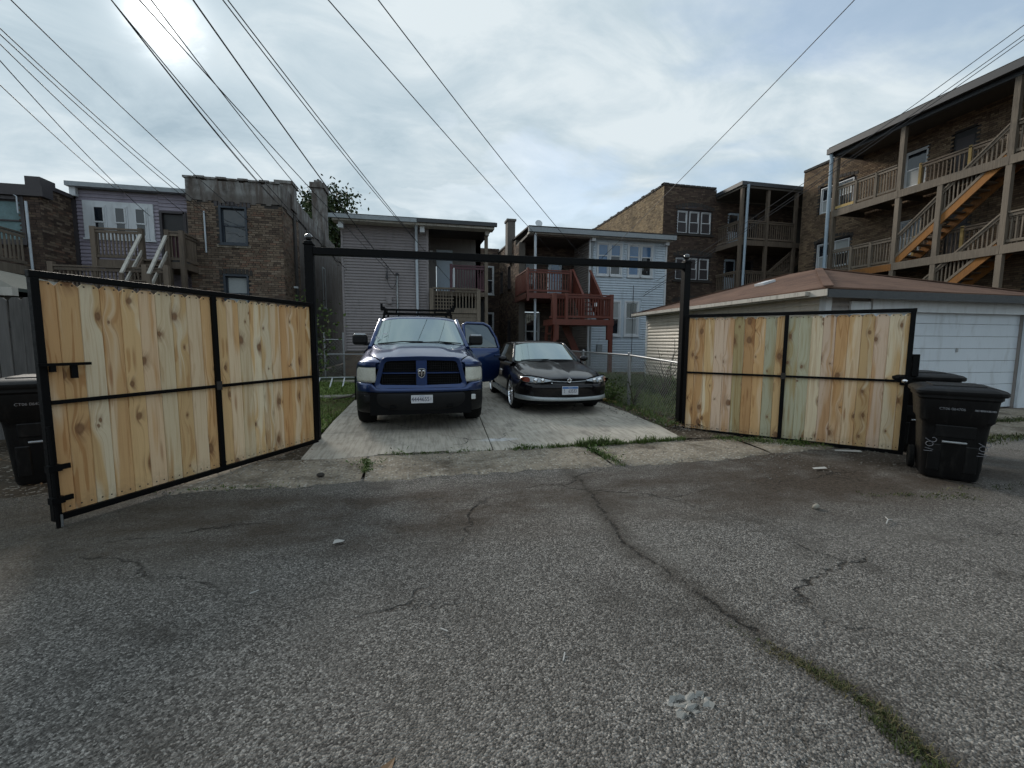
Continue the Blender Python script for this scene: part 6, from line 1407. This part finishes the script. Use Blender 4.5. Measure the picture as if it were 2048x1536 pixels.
# ladder rack over the bed
rk = MB()
for y in (4.15, 5.55):
    for s in (-1, 1): MB().bar((s*.93, y, 1.22), (s*.76, y, 2.10), .05, .05, (0, 1, 0)).build('rack_leg', M_BLACK, tk, local=True)
    MB().bar((-.86, y, 2.10), (.86, y, 2.10), .05, .05).build('rack_bar', M_BLACK, tk, local=True); MB().bar((-.82, y, 1.99), (.82, y, 1.99), .03, .03).build('rack_bar', M_BLACK, tk, local=True)
    for s in (-1, 1): MB().bar((s*.84, y, 2.1), (s*.84, y, 2.24), .05, .06, (0, 1, 0)).build('rack_stop', M_BLACK, tk, local=True)
    for x in (-.5, 0, .4): MB().bar((x, y, 1.98), (x, y, 2.1), .035, .035, (0, 1, 0)).build('rack_strut', M_BLACK, tk, local=True)
for s in (-1, 1): MB().bar((s*.80, 4.15, 2.15), (s*.80, 5.55, 2.15), .045, .045).build('rack_bar', M_BLACK, tk, local=True)

# ---- black coupe
cr = thing('black_coupe', 'lowered black coupe with chrome wheels and silver lower lip beside the pickup', 'car', (2.70, 7.50, .10), rad(-1.2))
cplan = [(0, 0), (.3, .012), (.52, .05), (.68, .12), (.78, .21), (.85, .34), (.885, .5), (.90, .7)]
def cy_(x):
    x = abs(x)
    for (a, b), (c, d) in zip(cplan, cplan[1:]):
        if x <= c: return b+(d-b)*(x-a)/(c-a)
    return cplan[-1][1]
CX = [0, .2, .38, .52, .62, .70, .78, .84, .885, .90]
# bumper cover: from hood shut line down to the lip
def crow(z, dy, xs=CX, wz=0, lo=0): return [(x, cy_(x)+dy, z+wz*(x/.9)**2) for x in xs]
patch('bumper', [crow(.665, .05), crow(.655, .01), crow(.615, -.005), crow(.585, -.02), crow(.56, -.045), crow(.53, -.055), crow(.49, -.055), crow(.42, -.04), crow(.36, -.03), crow(.325, -.012), crow(.31, .03)], M_CARBLK, cr)
patch('lower_lip', [crow(.335, -.028, wz=.03), crow(.328, -.044, wz=.03), crow(.29, -.055, wz=.02), crow(.262, -.04, wz=.015), crow(.255, .04, wz=.015)], M_SILVER, cr, sub=1)
patch('air_dam', [crow(.31, .04), crow(.20, .08)], M_GRILLE, cr, sub=1)
# grille slot, bright line and round emblem
g_ = MB().grid([[(-.31+.062*i, cy_(-.31+.062*i)-.012+d, z-.03*abs(i-5)/5*.4) for i in range(11)] for z, d in ((.665, .02), (.655, -.004), (.628, -.004), (.622, .02))]).build('grille_slot', M_GRILLE, cr, local=True)
MB().tube([(-.33+.066*i, cy_(-.33+.066*i)-.018, .622+.0006*(i-5)**2) for i in range(11)], .008, 6).build('grille_trim', M_DULLCHROME, cr, local=True, smooth=60)
e_ = MB().lathe([(.016, -.005), (.026, 0), (.034, .004), (.042, 0), (.034, -.004), (.016, -.005)], 20, T(.0, -.03, .645) @ RX).build('emblem', M_CHROME, cr, local=True, smooth=60)
MB().box(-.012, -.036, .676, .012, -.028, .70).build('emblem_tab', M_CHROME, e_, M=MW[cr.name], bevel=.003)
MB().lathe([(.001, 0), (.02, 0)], 14, T(0, -.032, .645) @ RX).build('emblem_field', M_SDARK, e_, M=MW[cr.name])
# hood
ch_ = []
for y, z, wd in ((.02, .678, .60), (.06, .70, .66), (.25, .752, .74), (.55, .815, .775), (.85, .868, .78), (1.15, .922, .765), (1.32, .95, .75)):
    r = []
    for f_, d in ((0, .012), (.10, .012), (.16, 0.), (.4, .0), (.62, -.008), (.82, -.022), (.94, -.045), (1, -.07)):
        x = wd*f_; r.append((x, y+cy_(x)*max(0, 1-y/.7), z+d*min(1, y/.3)-.035*f_*f_*max(0, 1-y/.4)))
    ch_.append(r)
patch('hood', ch_, M_CARBLK, cr)
def cfend(s):
    st = []
    for y in (.22, .34, .48, .60, .78, 1.0, 1.22, 1.38, 1.48):
        inx = .70+.06*min(1, max(0, (y-.2)/.5)); top = .705+.15*min(1, max(0, (y-.2)/1.1)); d = abs(y-1.02)
        arch = .335+math.sqrt(max(0, .365**2-d*d)) if d < .365 else .30
        if y < .6: arch = max(arch, .63-(y-.22)*.6)
        ob = .86+.055*min(1, max(0, (y-.25)/.4))
        st.append([(inx, y, top), (inx+.05, y, top-.012), ((inx+ob)/2+.03, y, top-.045), (ob-.012, y, max(top-.12, arch+.05)), (ob+.006, y, max(.60, arch+.03)), (ob+.01, y, arch+.012), (ob-.02, y, arch)])
    patch('fender', sx(st, s), M_CARBLK, cr, mirror=False)
both(cfend)
def clamp_(s):
    xs = [.34, .44, .54, .64, .72, .79, .845]
    lo = [.635, .612, .598, .592, .594, .605, .625]; hi = [.655, .678, .70, .716, .722, .718, .70]
    rows = [[(s*x, cy_(x)-.062+(.04 if f_ in (0, 1) else 0)+.05*f_, a+(b-a)*f_) for x, a, b in zip(xs, lo, hi)] for f_ in (0, .12, .5, .88, 1)]
    hl = patch('headlight', rows, M_CLEAR, cr, mirror=False)
    for x, r_ in ((.50, .040), (.62, .048)): MB().lathe([(.001, .02), (r_*.6, .012), (r_, -.012), (r_*1.1, -.006)], 14, T(s*x, cy_(x)-.052, .652) @ RX).build('reflector', M_BULB, hl, M=MW[cr.name], smooth=60)
    xa = xs[4:]; patch('side_marker', [[(s*x, cy_(x)-.070+.05*f_, a+(b-a)*f_) for x, a, b in zip(xa, lo[4:], hi[4:])] for f_ in (.1, .5, .9)], M_AMBER, cr, mirror=False, sub=1)
    patch('headlight_bezel', [[(s*x, cy_(x)-.022+.05*f_, a+(b-a)*f_) for x, a, b in zip(xs, [q-.018 for q in lo], [q+.02 for q in hi])] for f_ in (0, 1)], M_GRILLE, cr, mirror=False, sub=1)
    MB().lathe([(.001, .0), (.034, -.004), (.038, .01)], 14, T(s*.68, cy_(.68)-.052, .41) @ RX).build('fog_lamp', M_PLASTIC, cr, local=True, smooth=60)
both(clamp_)
MB().sphere((-.33, cy_(.33)-.03, .60), .012).build('bumper_chip', M_STICKER, cr, local=True)
pl2 = MB().box(-.155, -.082, .39, .155, -.068, .545).build('license_plate', M_PLATE, cr, local=True, bevel=.006)
MB().box(-.146, -.0835, .50, .146, -.0815, .537).build('plate_band', M_PLATEBLUE, pl2, M=MW[cr.name])
text(cr, '63533', .088, T(.045, -.084, .455) @ RX, M_INK, 'plate_number', .72); text(cr, 'E', .042, T(-.112, -.084, .475) @ RX, M_INK, 'plate_letter'); text(cr, 'Z', .042, T(-.112, -.084, .435) @ RX, M_INK, 'plate_letter')
text(cr, 'Illinois', .03, T(0, -.0845, .519) @ RX, M_PLATE, 'plate_state'); text(cr, 'Land of Lincoln', .014, T(0, -.084, .402) @ RX, M_INK, 'plate_motto')
# glasshouse
cw = [(0, 1.27, .962), (.35, 1.29, .958), (.58, 1.37, .945), (.735, 1.52, .918)]; ct = [(0, 2.06, 1.338), (.28, 2.07, 1.335), (.46, 2.11, 1.325), (.58, 2.18, 1.300)]
patch('windshield', [lerpr(cw, ct, t) for t in (.03, .35, .7, 1)], M_WIND, cr)
patch('cowl', [[(x, y-.06, z-.012) for x, y, z in cw], [(x, y, z+.002) for x, y, z in cw], [(x, y+.05, z-.0) for x, y, z in cw]], M_PLASTIC, cr, sub=1)
for pts in ([(-.62, 1.36, .965), (-.3, 1.29, .985), (.0, 1.33, .985)], [(0, 1.28, .975), (.3, 1.30, .975), (.55, 1.38, .965)]): MB().tube(pts, .010, 6).build('wiper', M_GRILLE, cr, local=True)
rr = []
for y, dz0, wd in ((2.05, 0, .60), (2.12, .025, .60), (2.35, .05, .61), (2.75, .06, .61), (3.1, .045, .60), (3.3, .0, .57)):
    rr.append([(0, y, 1.336+dz0), (.25, y+.005, 1.335+dz0), (.45, y+.04*(y < 2.2), 1.325+dz0*.9), (.54, y+.07*(y < 2.2), 1.31+dz0*.75), (wd, y+.11*(y < 2.2), 1.285+dz0*.4)])
patch('roof', rr, M_CARBLK, cr)
def cside(s):
    MB().tube([(s*.755, 1.52, .905), (s*.67, 1.86, 1.11), (s*.59, 2.2, 1.30), (s*.615, 2.5, 1.325)], [.035, .03, .03, .03], 8).build('pillar', M_CARBLK, cr, local=True, smooth=60)
    MB().tube([(s*.615, 2.45, 1.322), (s*.61, 3.0, 1.315), (s*.60, 3.3, 1.27), (s*.68, 3.85, .98)], [.03, .03, .04, .05], 8).build('roof_rail', M_CARBLK, cr, local=True, smooth=60)
    dzz = [(.755, .915), (.82, .895), (.875, .80), (.905, .66), (.91, .50), (.895, .36), (.87, .27)]
    d_ = patch('door', [[(s*x, y, z) for x, z in dzz] for y in (1.48, 1.56, 2.2, 2.78, 2.84)], M_CARBLK, cr, mirror=False)
    MB().add([(s*.765, 1.62, .92), (s*.775, 2.85, .925), (s*.625, 2.85, 1.29), (s*.615, 2.35, 1.29), (s*.665, 1.95, 1.12)], [(0, 1, 2, 3, 4)]).build('door_window', M_TINT, d_, M=MW[cr.name])
    MB().bar((s*.775, 2.9, .93), (s*.62, 2.9, 1.29), .08, .03, (0, 1, 0)).build('pillar', M_DULLCHROME, cr, local=True)
    MB().add([(s*.77, 2.95, .93), (s*.73, 3.6, .95), (s*.61, 3.2, 1.26), (s*.62, 2.95, 1.28)], [(0, 1, 2, 3)]).build('quarter_window', M_TINT, cr, local=True)
    rows = []
    for y in (2.87, 3.0, 3.3, 3.45, 3.6, 3.82, 4.05, 4.2, 4.4, 4.75, 4.95):
        d = abs(y-3.82); arch = .335+math.sqrt(max(0, .36**2-d*d)) if d < .36 else .28
        rows.append([(s*(x-.10*max(0, (y-4.3)/.65)**2), y, max(z+.06*max(0, min(1, y-3)), arch+.03*(6-i))) for i, (x, z) in enumerate(dzz)])
    patch('rear_fender', rows, M_CARBLK, cr, mirror=False)
    MB().box(s*.89-.03, 1.45, .20, s*.89+.03, 3.4, .31).build('side_skirt', M_SILVER, cr, local=True, bevel=.015)
    for y in (1.02, 3.82): wheel(cr, s*.795, y, .335, .335, .235, .262, M_CHROME, 10, face=s)
    m_ = MB().sphere((s*.94, 1.78, .985), .095, 12, 8, (1.05, .75, .68)).build('mirror', M_CARBLK, cr, local=True, smooth=180); MB().bar((s*.80, 1.78, .94), (s*.90, 1.78, .96), .06, .04).build('mirror_arm', M_CARBLK, m_, M=MW[cr.name])
both(cside)
MB().box(-.72, 1.45, .2, .72, 4.5, .86).build('cabin_dark_fill', M_DARKROOM, cr, local=True); MB().box(-.72, .2, .25, .72, 1.3, .55).build('engine_bay', M_GRILLE, cr, local=True)  # near-black block fills the cabin up to the window line
for x in (-.36, .36): MB().box(x-.24, 2.35, .6, x+.24, 2.5, 1.12).build('seat', M_SDARK, cr, local=True, bevel=.05)
patch('trunk_lid', [[(0, 3.85, 1.0), (.4, 3.85, .995), (.70, 3.85, .96)], [(0, 4.4, .98), (.4, 4.4, .975), (.70, 4.4, .93)], [(0, 4.9, .90), (.4, 4.9, .89), (.66, 4.88, .85)], [(0, 4.98, .5), (.4, 4.97, .5), (.66, 4.92, .5)]], M_CARBLK, cr)
MB().add([(-.56, 3.28, 1.28), (.56, 3.28, 1.28), (.66, 3.9, .99), (-.66, 3.9, .99)], [(0, 1, 2, 3)]).build('rear_window', M_TINT, cr, local=True)
